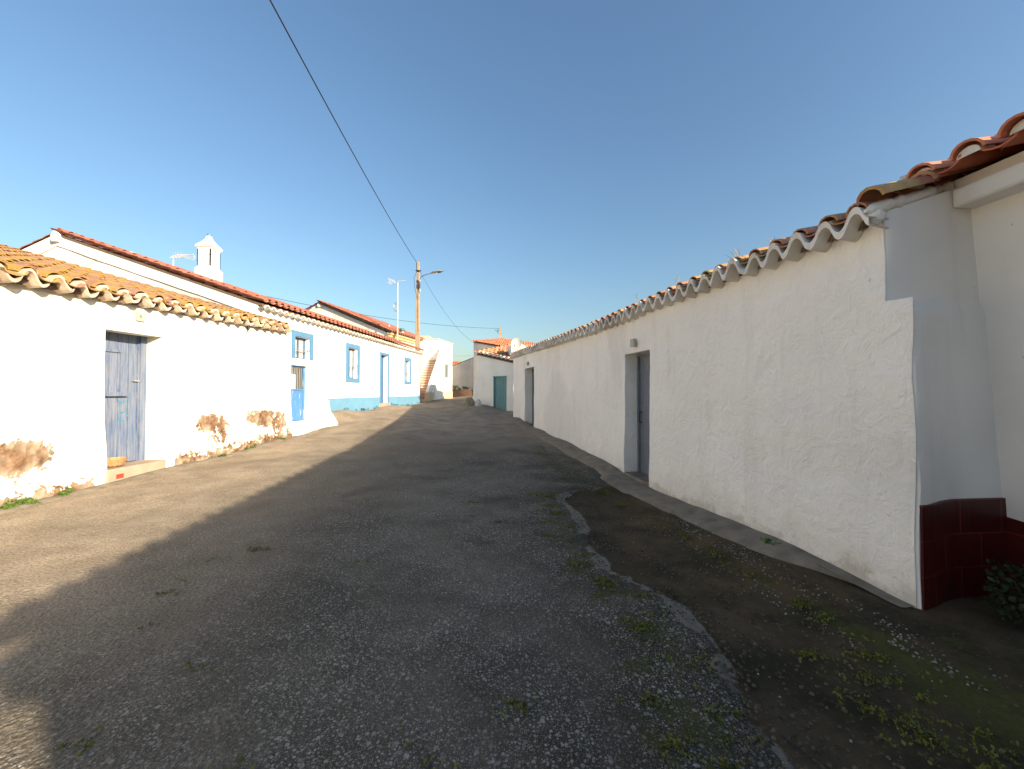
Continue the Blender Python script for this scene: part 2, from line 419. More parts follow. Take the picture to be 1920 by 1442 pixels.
# ================================================================== GROUND
def axis(segs):
    out = []
    for a, b, st in segs:
        n = max(1, round((b-a)/st)); out += [a+(b-a)*k/n for k in range(n)]
    return out+[segs[-1][1]]
xs = axis([(-400,-60,60),(-60,-16,8),(-16,-7,1.0),(-7,4.4,.09),(4.4,16,1.2),(16,60,9),(60,400,60)])
ys = axis([(-300,-40,40),(-40,-6,5),(-6,.8,.5),(.8,8,.08),(8,14,.14),(14,24,.3),(24,40,1.3),(40,100,10),(100,600,80)])
BORD = [(1.35,.9),(1.5,1.07),(1.7,1.04),(2.25,1.15),(2.71,1.09),(3.21,.76),(3.8,.69),(4.6,.78),(5.35,.62),(5.7,.9),(6.1,1.5)]
def bord(y):
    if y <= BORD[0][0]: return BORD[0][1]
    for (a, xa), (b, xb) in zip(BORD[:-1], BORD[1:]):
        if y <= b: return lerp(xa, xb, (y-a)/(b-a))
    return None
LW = lambda y: 3.23-.2014*y        # long right wall
g = MB(); zone = []; sandy = []; film = []
far_z = EYE-.5
for y in ys:
    for x in xs:
        if -20 < x < 20 and -10 < y < 45: z = G(x, y)
        else:
            xx = max(-20, min(20, x)); yy = max(-10, min(45, y)); z = G(xx, yy)-.002*max(0, abs(x)-20)
        b = bord(y); dm = pl = 0.0
        if b is not None:
            wob = .06*nz(y*3, 1.1)
            dm = sstep(b-.03+wob, b+.10+wob, x)
            e = abs(x-(b+.02+wob)); pl = (1-sstep(.035, .11, e))*(.85 if 2.4 < y < 5.6 else .55)*(1 if nz(y*1.2, 9) > -.35 else .4)
            if dm > .5: z -= .045*dm*(1-sstep(LW(y)-.75, LW(y)-.45, x))
        ms = .06+.26*sstep(-.8, 1.0, x-.0)*(1-sstep(9, 12, y))
        if b is not None:
            ms += .18*math.exp(-((x-(b-.30))/.30)**2)*(1-.5*sstep(3.5, 5.5, y))
            ms += .40*math.exp(-((x-(LW(y)-.62))/.13)**2)
            if dm > .5: ms -= .12
            ms += .35*sstep(2.6, 2.1, y)*sstep(1.5, 2.2, x)
        else: ms += .15*math.exp(-((x-(LW(y)-.9))/.6)**2)
        ms += .12*math.exp(-((x-.6)/.5)**2)
        zone.append((dm, pl, max(0, ms), 1.0)); xb = b if b is not None else LW(y)-.9
        film.append(max(0, .85*math.exp(-max(0, xb-x)/1.1)*(1-sstep(6, 11, y))+.25*sstep(3.5, 1.2, y)))
        sd = sstep(-1.2, -4.2, x+.12*(y-3))
        sd = max(sd*sstep(-1, 3.5, y+1.5), sstep(7.5, 13, y))
        sandy.append(max(0, min(1, sd)))
        g.v.append(Vector((x, y, z)))
nx = len(xs)
for j in range(len(ys)-1):
    for i in range(nx-1):
        g.f.append((j*nx+i, j*nx+i+1, (j+1)*nx+i+1, (j+1)*nx+i)); g.a.append(.5)
o = g.build('ground', 'ground', None, smooth=60, origin=(0,0,0), extra={'zone': zone, 'sandy': sandy, 'film': film}); o['kind'] = 'structure'

# concrete strip along the long right wall
k = MB(); rows = []
y = 2.60
while y < 15.6:
    w = .34+.07*nz(y*1.5, 3)-.10*sstep(9, 15, y)-.22*sstep(3.6, 2.8, y)
    if 5.7 < y < 6.6: w += .06
    fd = sstep(2.55, 3.7, y); w = .08+(w-.08)*fd; zi = G(LW(y)-.05, y)-.07*(1-fd); zo = G(LW(y)-w, y)-.055*(1-fd)
    n1 = .010*nz(y*4, 1); rows.append([Vector((LW(y)+.06, y, zi+.085+n1)), Vector((LW(y)-.10, y, zi+.075+n1)), Vector((LW(y)-w*.6, y, zo+.055+n1)),
        Vector((LW(y)-w+.03+n1*2, y, zo+.035+n1)), Vector((LW(y)-w-.01+n1*3, y, zo+.01)), Vector((LW(y)-w-.06, y, zo-.06))])
    y += .08
k.grid(rows); o = k.build('kerb_strip', 'concrete', None, smooth=50); o['kind'] = 'structure'
k = MB(); rows = []
XL = lambda y: .0569*y-6.20
y = 2.0
while y < 10.6:
    w = .22+.05*nz(y*2, 7)
    zi = G(XL(y)+.05, y); zo = G(XL(y)+w, y); n1 = .008*nz(y*5, 2)
    rows.append([Vector((XL(y)-.05, y, zi+.035+n1)), Vector((XL(y)+w*.6, y, zo+.03+n1)), Vector((XL(y)+w, y, zo+.018)), Vector((XL(y)+w+.05, y, zo-.05))]); y += .09
k.grid(rows); o = k.build('kerb_strip', 'concrete', None, smooth=50); o['kind'] = 'structure'

# ================================================================== NEAR-LEFT LOW HOUSE
yA, yB = -6.0, 9.80
fr = Fr((XL(yA), yA), (XL(yB), yB), 1)
ZEL = lambda y: 2.577+.041*y
low = empty('low_house', (XL(3)-3, 3, .05), 'low whitewashed house with peeling wall foot, lichen-covered orange tile roof and weathered blue plank door', 'house')
u_ = fr.uy
door_l = (u_(5.53), u_(6.37), .33, 2.37, .30); cut_l = (door_l[0], door_l[1], -.2, 2.37, .30)
mb = MB()
bl = lambda u, z: .05*sstep(1.2, .2, z)+.02*math.sin(u*1.1)
facade(mb, fr, -.25, lambda u: ZEL(yA+u*fr.d.y)+.02, [cut_l], step=.10, batter=.012, amp=.014, u0=0, seed=3, zc=2.42, bulge=bl)
def peelv(u, z):
    yy = yA+u*fr.d.y; gz = G(XL(yy), yy); p = 0
    for cy, cz, ry, rz, s in ((4.62,.66,.33,.21,1),(4.3,.62,.2,.16,.9),(7.35,.86,.36,.17,.95),(7.5,.62,.26,.15,.7),(8.75,.86,.50,.19,.92),(9.3,.72,.3,.3,.75),(3.2,.7,.5,.2,.8)):
        p = max(p, s*(1-((yy-cy)/ry)**2*.5-((z-cz)/rz)**2*.5))
    h = z-gz
    ok = 1 if (yy < 5.35 or yy > 6.5) else 0
    band = (1.0-h/(.24 if yy < 6 else .30))*ok
    if yy > 6.5: band = max(band, .62*(1-h/.62))
    else: band = max(band, .50*ok*(1-h/.6))
    p = max(p, band)
    p = max(p, .62*math.exp(-((yy-8.27)/.035)**2)*sstep(1.8, 2.3, z))
    return max(0, p)
pe = [0.0]*len(mb.v)
for i, (u, z) in mb.pl.items(): pe[i] = peelv(u, z)
# rear and ends
n0 = len(mb.v)
D = 8.2; SL = .277
bx = lambda y, t, z: Vector((XL(y)-t, y, z))
for (ya, yb) in ((yA, yA), (yB, yB)):
    mb.quad(bx(ya, 0, -.3), bx(ya, D, -.3), bx(ya, D, ZEL(ya)+SL*D-.08), bx(ya, 0, ZEL(ya)))
mb.quad(bx(yA, D, -.3), bx(yB, D, -.3), bx(yB, D, ZEL(yB)+SL*D-.08), bx(yA, D, ZEL(yA)+SL*D-.08))
pe += [0.0]*(len(mb.v)-n0)
mb.build('wall', 'peel', low, extra={'peel': pe})
# roof
sp = .268; nU = int((9.75-yA)/sp)
Ud = Vector((fr.d.x, fr.d.y, .041)).normalized()
Sd = Vector((-1, .0569, SL)).normalized()
O_ = Vector((XL(yA)+.20, yA, ZEL(yA)+.022))
mb = MB(); tiles(mb, O_+Vector((0,0,.012)), Ud, Sd, nU, 24, sp, s0=.07, ch0=-.02, jit=.020, seg=6)
random.seed(11)
mb.build('roof', 'tile_old', low, smooth=50)
mb = MB()
a, b = O_-Ud*.05-Vector((0,0,.03))+Sd*.12, O_+Ud*(nU*sp+.05)-Vector((0,0,.03))+Sd*.12
mb.hexa([a-Vector((0,0,.06)), b-Vector((0,0,.06)), b+Sd*8-Vector((0,0,.06)), a+Sd*8-Vector((0,0,.06)), a, b, b+Sd*8, a+Sd*8])
mb.build('roof_deck', 'underlay', low)
mb = MB(); eave_wave(mb, O_-Vector((.20,0,-.048)), Ud, Vector((1,-.0569,0)), nU, sp, depth=.20, amp=.078, th=.036, drop=.0, jit=.012)
mb.build('eave_moulding', 'lime_dirty', low, smooth=60)
# door leaf
dr = MB(); d0, d1, z0, z1, dp = door_l
npk = 5; ww = (d1-d0-.10)/npk
for i in range(npk):
    dr.fbox(fr, d0+.0+i*ww+.004, d0+(i+1)*ww-.004, -dp-.05, -dp+.012+random.uniform(-.003,.003), z0+.01, z1-.0, rnd=random.random())
door = dr.build('door', 'wood', low, smooth=30)
sh = MB(); s0_, s1_ = d0+.01, d0+.60*(d1-d0)
zt_, zb_ = 2.10, 1.43
for i in range(3):
    w3 = (s1_-s0_-.05)/3; sh.fbox(fr, s0_+i*w3+.003, s0_+(i+1)*w3-.003, -dp+.014, -dp+.022, zb_+.02, zt_-.02, rnd=random.random())
for (a, b, c, d, o1) in ((s0_-.01, s1_, zt_-.035, zt_+.01, .045), (s1_-.05, s1_, zb_+.0, zt_-.03, .040), (s0_-.01, s1_+.03, zb_-.045, zb_+.02, .075)):
    sh.fbox(fr, a, b, -dp+.010, -dp+o1, c, d, rnd=.8)
sh.build('shutter', 'wood', door, smooth=30)
jb = MB()
jb.fbox(fr, d1-.095, d1+.02, -dp-.05, -dp+.055, z0, z1+.02, rnd=.9); jb.fbox(fr, d1-.115, d1-.085, -dp-.05, -dp+.03, z0, z1+.02, rnd=.2)
jb.build('door_frame', 'wood', low, smooth=30)
lt = MB(); lt.fbox(fr, d1-.20, d1-.07, -dp+.01, -dp+.055, 1.62, 1.64); lt.build('latch', 'steel', door)
# painted mark on the door: loose pale-blue strokes
pm = MB()
for pts in ([(.55,1.32),(.60,1.28),(.68,1.30),(.74,1.35)], [(.57,1.30),(.585,1.20),(.56,1.10),(.565,1.02)], [(.70,1.30),(.68,1.20),(.70,1.11),(.74,1.03)], [(.52,1.00),(.58,1.015),(.66,.99)], [(.58,1.14),(.63,1.12),(.69,1.15)]):
    P3 = [fr(d0+(a-.02)*(d1-d0)*1.0, -dp+.016, z) for a, z in pts]
    for p, q in zip(P3[:-1], P3[1:]):
        w = Vector((0, .004, .010)); pm.quad(p-w, q-w, q+w, p+w)
pm.build('painted_mark', m_plain('pale_blue_stroke', (.06,.20,.31), .8), door)
# doorstep
st = MB(); zz0 = -.1
st.fbox(fr, d0-.02, d1+.02, -dp, .11, zz0, z0)
step = st.build('doorstep', 'step', low, bevel=.015)
rh = MB(); rh.fbox(fr, d0+.10, d0+.20, .0, .114, .18, .245); rh.build('drain_hole', m_plain('red_clay_drain', (.30,.05,.03), .8), step)
# number plate
pu = u_(5.93); np_ = MB(); np_.fbox(fr, pu, pu+.125, .01, .045, 2.555, 2.69); pl_ = np_.build('number_plate', 'plate', low, bevel=.004)
bd = MB()
for (a, b, c, d) in ((0,.125,0,.006),(0,.125,.129,.135),(0,.006,.006,.129),(.119,.125,.006,.129)):
    bd.fbox(fr, pu+a, pu+b, .044, .0475, 2.555+c, 2.555+d)
bd.build('plate_border', m_plain('plate_border_grey', (.25,.24,.20), .6), pl_)
cu = bpy.data.curves.new('nine', 'FONT'); cu.body = '9'; cu.size = .075; cu.extrude = .001; cu.align_x = 'CENTER'; cu.align_y = 'CENTER'
to = bpy.data.objects.new('tmp', cu); COL.objects.link(to); bpy.context.view_layer.update()
tm = bpy.data.meshes.new_from_object(to); bpy.data.objects.remove(to)
nb = MB()
for pgn in tm.polygons:
    nb.quad(*[fr(pu+.0625+tm.vertices[i].co.x, .0475+tm.vertices[i].co.z, 2.6225+tm.vertices[i].co.y) for i in pgn.vertices])
nb.build('house_number', 'ink', pl_, smooth=0)
# basket and pot on the step
bc = fr(d0+.25, -.10, z0)
bk = MB(); prof = [(.0,.012),(.085,.012),(.10,.03),(.118,.07),(.13,.10),(.137,.115),(.130,.122),(.118,.105),(.10,.06),(.07,.035),(.0,.035)]
n = 36; rows = []
for (r, z) in prof: rows.append([bc+Vector(((r+(.004 if kk % 2 else -.002)*(r > .05))*math.cos(2*math.pi*kk/n), (r+(.004 if kk % 2 else -.002)*(r > .05))*1.1*math.sin(2*math.pi*kk/n), z+.004*math.sin(kk*1.7))) for kk in range(n)])
bk.grid(rows, close=True)
for zc_, rr in ((.03,.103),(.05,.112),(.07,.121),(.09,.129),(.117,.137)):
    bk.tube([bc+Vector((rr*math.cos(a*.2618), rr*1.1*math.sin(a*.2618), zc_+.004*math.sin(a*2.1))) for a in range(25)], .007, 5, cap=False)
basket = bk.build('basket', 'straw', None, origin=bc)
tag(basket, 'small straw basket on the doorstep of the low house', 'basket')
hb = MB(); hb.tube([bc+Vector((.0, -.12+.03*math.cos(a*.35)*0-.0, .11))+Vector((.02*math.sin(a*.4), .05*math.cos(a*.52)*1.0-.0, .05*math.sin(a*.52))) for a in range(7)], .006, 5); hb.build('handle', 'straw', basket)
pc = fr(d0+.15, -.19, z0); pt = MB(); pt.lathe(pc, [(0,0),(.045,0),(.055,.05),(.06,.09),(.05,.09),(.045,.05),(0,.04)], 18)
tag(pt.build('flower_pot', 'pot', None, origin=pc), 'small dark pot behind the straw basket on the doorstep', 'pot')

# ================================================================== BLUE-TRIMMED HOUSE
XB = lambda y: .111*y-7.435
bA, bB = 9.61, 21.2
fb = Fr((XB(bA), bA), (XB(bB), bB), 1); v_ = fb.uy
blue = empty('blue_trimmed_house', (XB(15)-3, 15, .8), 'long white house with sky blue painted base, blue window surrounds and red tiled gable roof', 'house')
EB = 3.62
ops = [(v_(10.95), v_(11.62), 2.42, 3.06, .16), (v_(10.78), v_(11.58), .60, 2.22, .12), (v_(13.80), v_(14.45), 1.95, 3.06, .16), (v_(16.40), v_(17.08), .95, 3.06, .19), (v_(19.10), v_(19.70), 1.98, 3.03, .16)]
mb = MB(); facade(mb, fb, .1, EB, ops, step=.16, batter=.004, amp=.007, seed=20)
gd = Vector((-1, .111, 0)).normalized(); cA = Vector((XB(bA), bA, 0)); cB = Vector((XB(bB), bB, 0))
tr = 5.87; RZ = EYE+4.22; t2 = 10.5; EZ2 = RZ-(t2-tr)*.36
fg = Fr(cA, cA+gd*t2, -1)
gt = lambda u: EB+.05+(RZ-EB-.05)*u/tr if u < tr else RZ-(u-tr)*.36
def gable(mb, f, ztf, tr, t2, amp=.01, seed=1):
    facade(mb, f, .3, ztf, (), .25, 0, amp, 0, tr, seed, zc=1.0)
    facade(mb, f, .3, ztf, (), .25, 0, amp, tr, t2, seed, zc=1.0)
mb.build('wall', 'white_clean', blue)
mb = MB(); gable(mb, fg, gt, tr, t2)
fg2 = Fr(cB, cB+gd*t2, 1); gable(mb, fg2, gt, tr, t2)
q = [cA+gd*t2, cB+gd*t2]; mb.quad(q[0]+Vector((0,0,.3)), q[1]+Vector((0,0,.3)), q[1]+Vector((0,0,EZ2)), q[0]+Vector((0,0,EZ2)))
mb.build('gable_wall', 'gable', blue)
mb = MB()          # raised plaster band under the verge with its shadow groove
for (a0, b0) in ((0.0, tr), (tr, t2)):
    for k_ in range(24):
        ua, ub = lerp(a0, b0, k_/24), lerp(a0, b0, (k_+1)/24)
        w = .30
        def pt_(u, o, dz): return fg(u, o, gt(u)+dz)
        mb.hexa([pt_(ua,-.02,-w-.02*nz(ua,3)), pt_(ub,-.02,-w-.02*nz(ub,3)), pt_(ub,.035,-w-.02*nz(ub,3)), pt_(ua,.035,-w-.02*nz(ua,3)), pt_(ua,-.02,.03), pt_(ub,-.02,.03), pt_(ub,.035,.03), pt_(ua,.035,.03)])
c = fg(tr, 0, RZ)
mb.lathe(c+Vector((0,.02,-.20)), [(.0,-.02),(.16,0),(.17,.10),(.155,.22),(.11,.30),(.05,.335),(0,.34)], 14)
mb.build('verge_band', 'white_clean', blue)
# painted skirt
mb = MB(); rows = []
for (ua, ub) in ((v_(12.55), v_(16.40)-.11), (v_(17.08)+.10, fb.L+.012)):
    mb.fbox(fb, ua, ub, -.01, .020, .2, 1.24)
mb.build('painted_base', 'blue_sky', blue, smooth=0)
# roof
su = .235; Ub = fb.d; Sb = (gd*tr+Vector((0,0,RZ-EB-.05))).normalized(); nb_ = int((fb.L+.1)/su)
OB = fb(-.05, .24, EB+.02)
mb = MB(); tiles(mb, OB+Vector((0,0,.03)), Ub, Sb, nb_, 19, su, s0=.03, seg=5, jit=.008)
mb.build('roof', 'tile_red', blue, smooth=50)
mb = MB(); a = OB+Sb*.1-Vector((0,0,.01)); b = a+Ub*(nb_*su); L2 = (Vector((tr,0,RZ-EB)).length)+.1; dz = Vector((0,0,.07))
mb.hexa([a-dz, b-dz, b+Sb*L2-dz, a+Sb*L2-dz, a, b, b+Sb*L2, a+Sb*L2])
rr = cA+gd*tr+Vector((0,0,RZ+.02)); rb = cB+gd*tr+Vector((0,0,RZ+.02)); ra = cA+gd*t2+Vector((0,0,EZ2+.02)); rc = cB+gd*t2+Vector((0,0,EZ2+.02))
mb.hexa([rr-dz, rb-dz, rc-dz, ra-dz, rr, rb, rc, ra]); mb.build('roof_deck', 'underlay', blue)
mb = MB()       # verge covers along the gable and ridge row
def row_tiles(mb, P0, P1, r, ln=.36, seg=6, amp=.03):
    P0 = Vector(P0); P1 = Vector(P1); d = (P1-P0); L = d.length; d /= L; side = d.cross(Vector((0,0,1))).normalized(); N = side.cross(d).normalized()
    if N.z < 0: N = -N
    n = max(1, int(L/ln))
    for i in range(n):
        s0, s1 = i*L/n, (i+1)*L/n+.05; rows = []
        for s, q, h in ((s0, r*1.1, amp), (s1, r*.9, 0.0)):
            rows.append([P0+d*s+side*(math.cos(math.pi*k/seg)*q)+N*(math.sin(math.pi*k/seg)*q+h) for k in range(seg+1)])
        rn = random.random(); mb.grid(rows, rn)
        rows2 = [[p*1.0 for p in rows[0]], [P0+d*s0+(p-(P0+d*s0))*.8 for p in rows[0]]]; mb.grid(rows2, rn)
v0 = fg(.0, .02, EB+.10); v1 = fg(tr, .02, RZ+.05); v2 = fg(t2, .02, EZ2+.05)
row_tiles(mb, v0, v1, .062); row_tiles(mb, v2, v1, .05, amp=.012)
row_tiles(mb, rr+Vector((0,0,.05)), rb+Vector((0,0,.05)), .10)
mb.build('verge_tiles', 'tile_red', blue, smooth=50)
mb = MB(); eave_wave(mb, fb(-.05, 0, EB-.02), Ub, fb.n, nb_, su, depth=.20, amp=.036, th=.028, drop=0, seg=8)
mb.build('eave_moulding', 'lime', blue, smooth=60)
# second, flat drip line of mortar
# windows
def surround(fr_, o, w=.15, sill=True, mat='blue', name='surround', parent=None):
    mb = MB(); a, b, z0, z1, d = o; e = .032
    mb.fbox(fr_, a-w, b+w, 0, e, z1, z1+w); mb.fbox(fr_, a-w, a, 0, e, z0, z1); mb.fbox(fr_, b, b+w, 0, e, z0, z1)
    if sill: mb.fbox(fr_, a-w, b+w, 0, e, z0-w, z0)
    return mb.build(name, mat, parent, smooth=0)
def window(fr_, o, parent, sill=True, bars=True, curtains=True):
    a, b, z0, z1, d = o; mid = (a+b)/2; t = .045
    win = MB()
    win.fbox(fr_, a, b, -d-.03, -d+.02, z1-t, z1); win.fbox(fr_, a, b, -d-.03, -d+.02, z0, z0+t)
    win.fbox(fr_, a, a+t, -d-.03, -d+.02, z0+t, z1-t); win.fbox(fr_, b-t, b, -d-.03, -d+.02, z0+t, z1-t); win.fbox(fr_, mid-t*.6, mid+t*.6, -d-.03, -d+.024, z0+t, z1-t)
    w = win.build('window', 'blue_dark', parent, smooth=0)
    gl = MB(); gl.fbox(fr_, a+t, b-t, -d-.012, -d-.004, z0+t, z1-t)
    gl.build('pane', 'glass', w, smooth=0)
    if curtains:
        cu_ = MB(); cu_.fbox(fr_, lerp(a,b,.30), lerp(a,b,.52), -d-.003, -d+.004, z0+t, z1-t); cu_.fbox(fr_, lerp(a,b,.62), lerp(a,b,.90), -d-.003, -d+.004, z0+t, z1-t)
        cu_.build('curtain', 'curtain', w, smooth=0)
    if bars:
        gb = MB(); gb.tube([fr_(a, .0, lerp(z0,z1,.42)), fr_(b, .0, lerp(z0,z1,.42))], .011, 5); gb.tube([fr_(a, -.02, lerp(z0,z1,.40)), fr_(mid, -.0, lerp(z0,z1,.30)), fr_(b, -.02, lerp(z0,z1,.42))], .009, 5)
        gb.build('bar', 'steel', w)
    surround(fr_, o, .155, sill, parent=w)
    return w
window(fb, ops[0], blue, sill=False); window(fb, ops[2], blue); window(fb, ops[4], blue, curtains=True)
# front door, dark blue leaf
o = ops[3]; dm_ = MB(); dm_.fbox(fb, o[0], o[1], -o[4]-.04, -o[4], o[2], o[3]); dd = dm_.build('door', 'blue_dark', blue)
pn = MB()
for (za, zb2) in ((1.1,1.7),(1.8,2.4),(2.5,2.95)): pn.fbox(fb, o[0]+.08, o[1]-.08, -o[4], -o[4]+.012, za, zb2)
pn.build('panel', 'blue_dark', dd, smooth=0)
hd = MB(); hd.tube([fb(o[1]-.06, -o[4]+.03, 1.95), fb(o[1]-.16, -o[4]+.03, 1.95)], .012, 6); hd.build('handle', 'steel', dd)
surround(fb, o, .10, False, parent=dd)
mb = MB(); mb.fbox(fb, o[0]-.08, o[1]+.08, -.19, .10, .70, .965); mb.build('doorstep', m_plain('pinkish_tile_step', (.50,.30,.24), .8), blue, bevel=.01)
# gate: mesh above, ribbed sheet below
o = ops[1]; d = -o[4]
gm = MB()
for (a, b, c, e) in ((o[0], o[1], o[3]-.05, o[3]), (o[0], o[0]+.04, o[2], o[3]-.05), (o[1]-.08, o[1], o[2], o[3]-.05), (o[0]+.04, o[1]-.08, 1.50, 1.54), (o[0]+.04, o[1]-.08, o[2]+.01, o[2]+.05)):
    gm.fbox(fb, a, b, d-.02, d+.02, c, e)
gate = gm.build('gate', 'gate', blue, smooth=0)
rb_ = MB(); n = 44; rows = [[], []]
for i in range(n+1):
    u = lerp(o[0]+.04, o[1]-.08, i/n); q = d+.008*math.sin(i*math.pi*2/4.4)
    rows[0].append(fb(u, q, o[2]+.05)); rows[1].append(fb(u, q, 1.50))
rb_.grid(rows); rb_.build('ribbed_panel', 'gate', gate, smooth=60)
ms_ = MB()
for i in range(1, 9): u = lerp(o[0]+.04, o[1]-.08, i/9); ms_.tube([fb(u, d, 1.54), fb(u, d, o[3]-.05)], .0035, 4)
for i in range(1, 9): z = lerp(1.54, o[3]-.05, i/9); ms_.tube([fb(o[0]+.04, d, z), fb(o[1]-.08, d, z)], .0035, 4)
ms_.build('wire_mesh', 'steel', gate)
pv_ = MB()       # lit passage wall behind the gate
pv_.fbox(fb, o[0]-.3, o[1]+.5, d-.50, d-.42, .4, 2.6)
pv_.build('passage_wall', 'white_clean', blue)
# blue painted pilaster on the gable corner
mb = MB(); mb.fbox(fb, -.006, .15, -.02, .012, 2.6, EB-.28); mb.build('painted_strip', 'blue', blue, smooth=0)
# bulging plinth in front of the gate
mb = MB(); rows = []
for i in range(22):
    y = lerp(9.3, 12.62, i/21); s = sstep(11.55, 12.55, y)
    hf = lerp(.575, 1.27, sstep(11.7, 12.6, y)); xo = lerp(XL(9.8)+.03+.28*(y-9.8), 0, 0)
    xo = -5.68+.30*(y-9.75) if y < 11.4 else lerp(-5.185, XB(12.62)+.06, sstep(11.35, 12.75, y))
    gz = G(xo, y); w = xo-XB(y); r_ = []
    r_.append(Vector((XB(y)-.05, y, hf)))
    for t in (0, .25, .5, .75, .9, 1.0):
        zz = lerp(hf, max(gz+.05, min(hf-.02, .50)), t**1.1); zz += .012*nz(y*3, t*3); zz = max(zz, G(XB(y)+w*t, y)+.045)
        r_.append(Vector((XB(y)+w*t, y+.02*nz(t*3, y), zz)))
    r_.append(Vector((xo+.03, y, gz-.25))); rows.append(r_)
mb.grid(rows)
mb.build('plinth', 'white_clean', blue, smooth=70)
# house fittings
mb = MB(); c = fb(v_(16.9), .02, 3.42)
mb.tube([c, c+fb.n*.14, c+fb.n*.16+Vector((0,0,-.24))], .014, 6); mb.build('hook_bracket', 'steel', blue)
mb = MB(); c = fb(v_(17.9), .02, 3.22); mb.tube([c+fb.d*.06*math.cos(a*.6)+Vector((0,0,.07*math.sin(a*.6)))+fb.n*.02 for a in range(11)], .009, 5); mb.build('wall_ring', 'steel', blue)
mb = MB(); mb.tube([fb(fb.L-.05, .05, 3.5), fb(fb.L-.05, .05, 2.9), fb(fb.L-.03, .05, 2.2)], .028, 7); mb.build('downpipe', 'steel', blue)
# chimney (thing's part)
def box_chimney(c, w, h, parent):
    cx, cy, cz = c; mb = MB()
    mb.box((cx-w*.5, cy-w*.5, cz-.7), (cx+w*.5, cy+w*.5, cz+.26)); e = w*.40
    ch = mb.build('chimney', 'white_clean', parent, bevel=.012)
    mb = MB()      # lantern with slots
    z0 = cz+.26; z1 = cz+h
    mb.box((cx-e+.02, cy-e+.02, z0), (cx+e-.02, cy+e-.02, z1))
    n = 4
    for s in range(4):
        for k_ in range(n):
            a = -e+2*e*k_/n+e/n*.0; b = a+2*e/n*.86
            if k_ == n-1: b = e
            if s == 0: mb.box((cx+a, cy-e, z0+.06), (cx+b, cy-e+.03, z1-.05))
            if s == 1: mb.box((cx+a, cy+e-.03, z0+.06), (cx+b, cy+e, z1-.05))
            if s == 2: mb.box((cx-e, cy+a, z0+.06), (cx-e+.03, cy+b, z1-.05))
            if s == 3: mb.box((cx+e-.03, cy+a, z0+.06), (cx+e, cy+b, z1-.05))
    mb.box((cx-e-.003, cy-e-.003, z0), (cx+e+.003, cy+e+.003, z0+.06)); mb.box((cx-e-.003, cy-e-.003, z1-.05), (cx+e+.003, cy+e+.003, z1+.0))
    mb.build('lantern', 'white_clean', ch, smooth=0)
    mb = MB(); rows = []
    for (r, z) in ((w*.47, 0), (w*.48, .05), (w*.42, .10), (w*.27, .20), (w*.15, .30), (w*.08, .42), (w*.01, .43)):
        rows.append([Vector((cx+sx*r, cy+sy*r, z1+z)) for sx, sy in ((-1,-1),(0,-1.0),(1,-1),(1,0),(1,1),(0,1),(-1,1),(-1,0))])
    mb.grid(rows, close=True); mb.box((cx-w*.465, cy-w*.465, z1-.001), (cx+w*.465, cy+w*.465, z1+.02)); mb.build('cap', 'white_clean', ch, smooth=25)
    mb = MB(); mb.lathe((cx, cy, z1+.40), [(0,0),(.035,.0),(.055,.03),(.06,.07),(.03,.11),(0,.12)], 12); mb.build('finial', 'blue', ch, smooth=60)
    return ch
yc = 12.15; cc = W(388, 520, yc); box_chimney((cc.x, cc.y, cc.z), .52, .92, blue)
mb = MB(); c = W(242, 478, 10.6); mb.tube([c+Vector((0,0,-.3)), c+Vector((0,0,.03))], .05, 8); mb.tube([c+Vector((0,0,.06)), c+Vector((0,0,.085))], .11, 10); mb.tube([c+Vector((.04,0,0)), c+Vector((.04,0,.06))], .008, 4); mb.build('vent_cowl', 'steel', blue)

# ---- antennas
def yagi(name, base, h, facing, label, s=1.0, mat='steel', mesh_ref=True):
    root = empty(name, base, label, 'antenna'); base = Vector(base); top = base+Vector((0,0,h)); f = Vector(facing).normalized(); sd = f.cross(Vector((0,0,1))).normalized()
    m = MB(); m.tube([base-Vector((0,0,.1)), top], .018*s+.004, 6); m.build('mast', mat, root)
    m = MB(); m.tube([top-f*.25*s, top+f*.75*s], .010*s, 5)
    for k_ in range(6):
        p = top+f*(.0+.14*k_)*s; l = (.20-.018*k_)*s; m.tube([p-sd*l, p+sd*l], .006*s, 4)
    m.build('boom', mat, root)
    m = MB(); p = top-f*.28*s
    for k_ in range(-3, 4):
        m.tube([p+Vector((0,0,.06*k_*s))-sd*.22*s-f*.06*abs(k_)*-1*s, p+Vector((0,0,.06*k_*s))+sd*.22*s-f*.06*abs(k_)*-1*s], .005*s, 4)
    m.tube([p+Vector((0,0,-.18*s)), p, p+Vector((0,0,.18*s))], .006*s, 4); m.build('reflector', mat, root)
    return root
# flared antenna over blue roof
ab = W(321, 500, 10.9)
ant = empty('roof_antenna', ab, 'white television antenna with flared loop, on the red roof left of the white chimney', 'antenna')
m = MB(); m.tube([ab+Vector((0,0,-.35)), ab+Vector((0,0,.34))], .017, 6); m.build('mast', 'curtain', ant)
m = MB(); tp = ab+Vector((0,0,.33)); rx = Vector((1,.1,0))
m.tube([tp-rx*.04, tp+rx*.28], .010, 5)
for k_ in range(4):
    p = tp+rx*(.02+.075*k_); m.tube([p+Vector((-.05,-.10,-.09)), p+Vector((.05,.10,.09))], .006, 4); m.tube([p+Vector((-.03,.10,-.07)), p+Vector((.03,-.10,.07))], .006, 4)
m.build('boom', 'curtain', ant)
m = MB(); p = tp+rx*.26
m.tube([p+Vector((0,0,.02)), p+rx*.26+Vector((0,0,.07)), p+rx*.31+Vector((0,0,.0)), p+rx*.28+Vector((0,0,-.10)), p+Vector((0,0,-.02))], .008, 5)
m.tube([p, p+rx*.31], .006, 4); m.tube([p, p+rx*.30+Vector((0,0,-.05))], .005, 4); m.build('loop', 'curtain', ant)
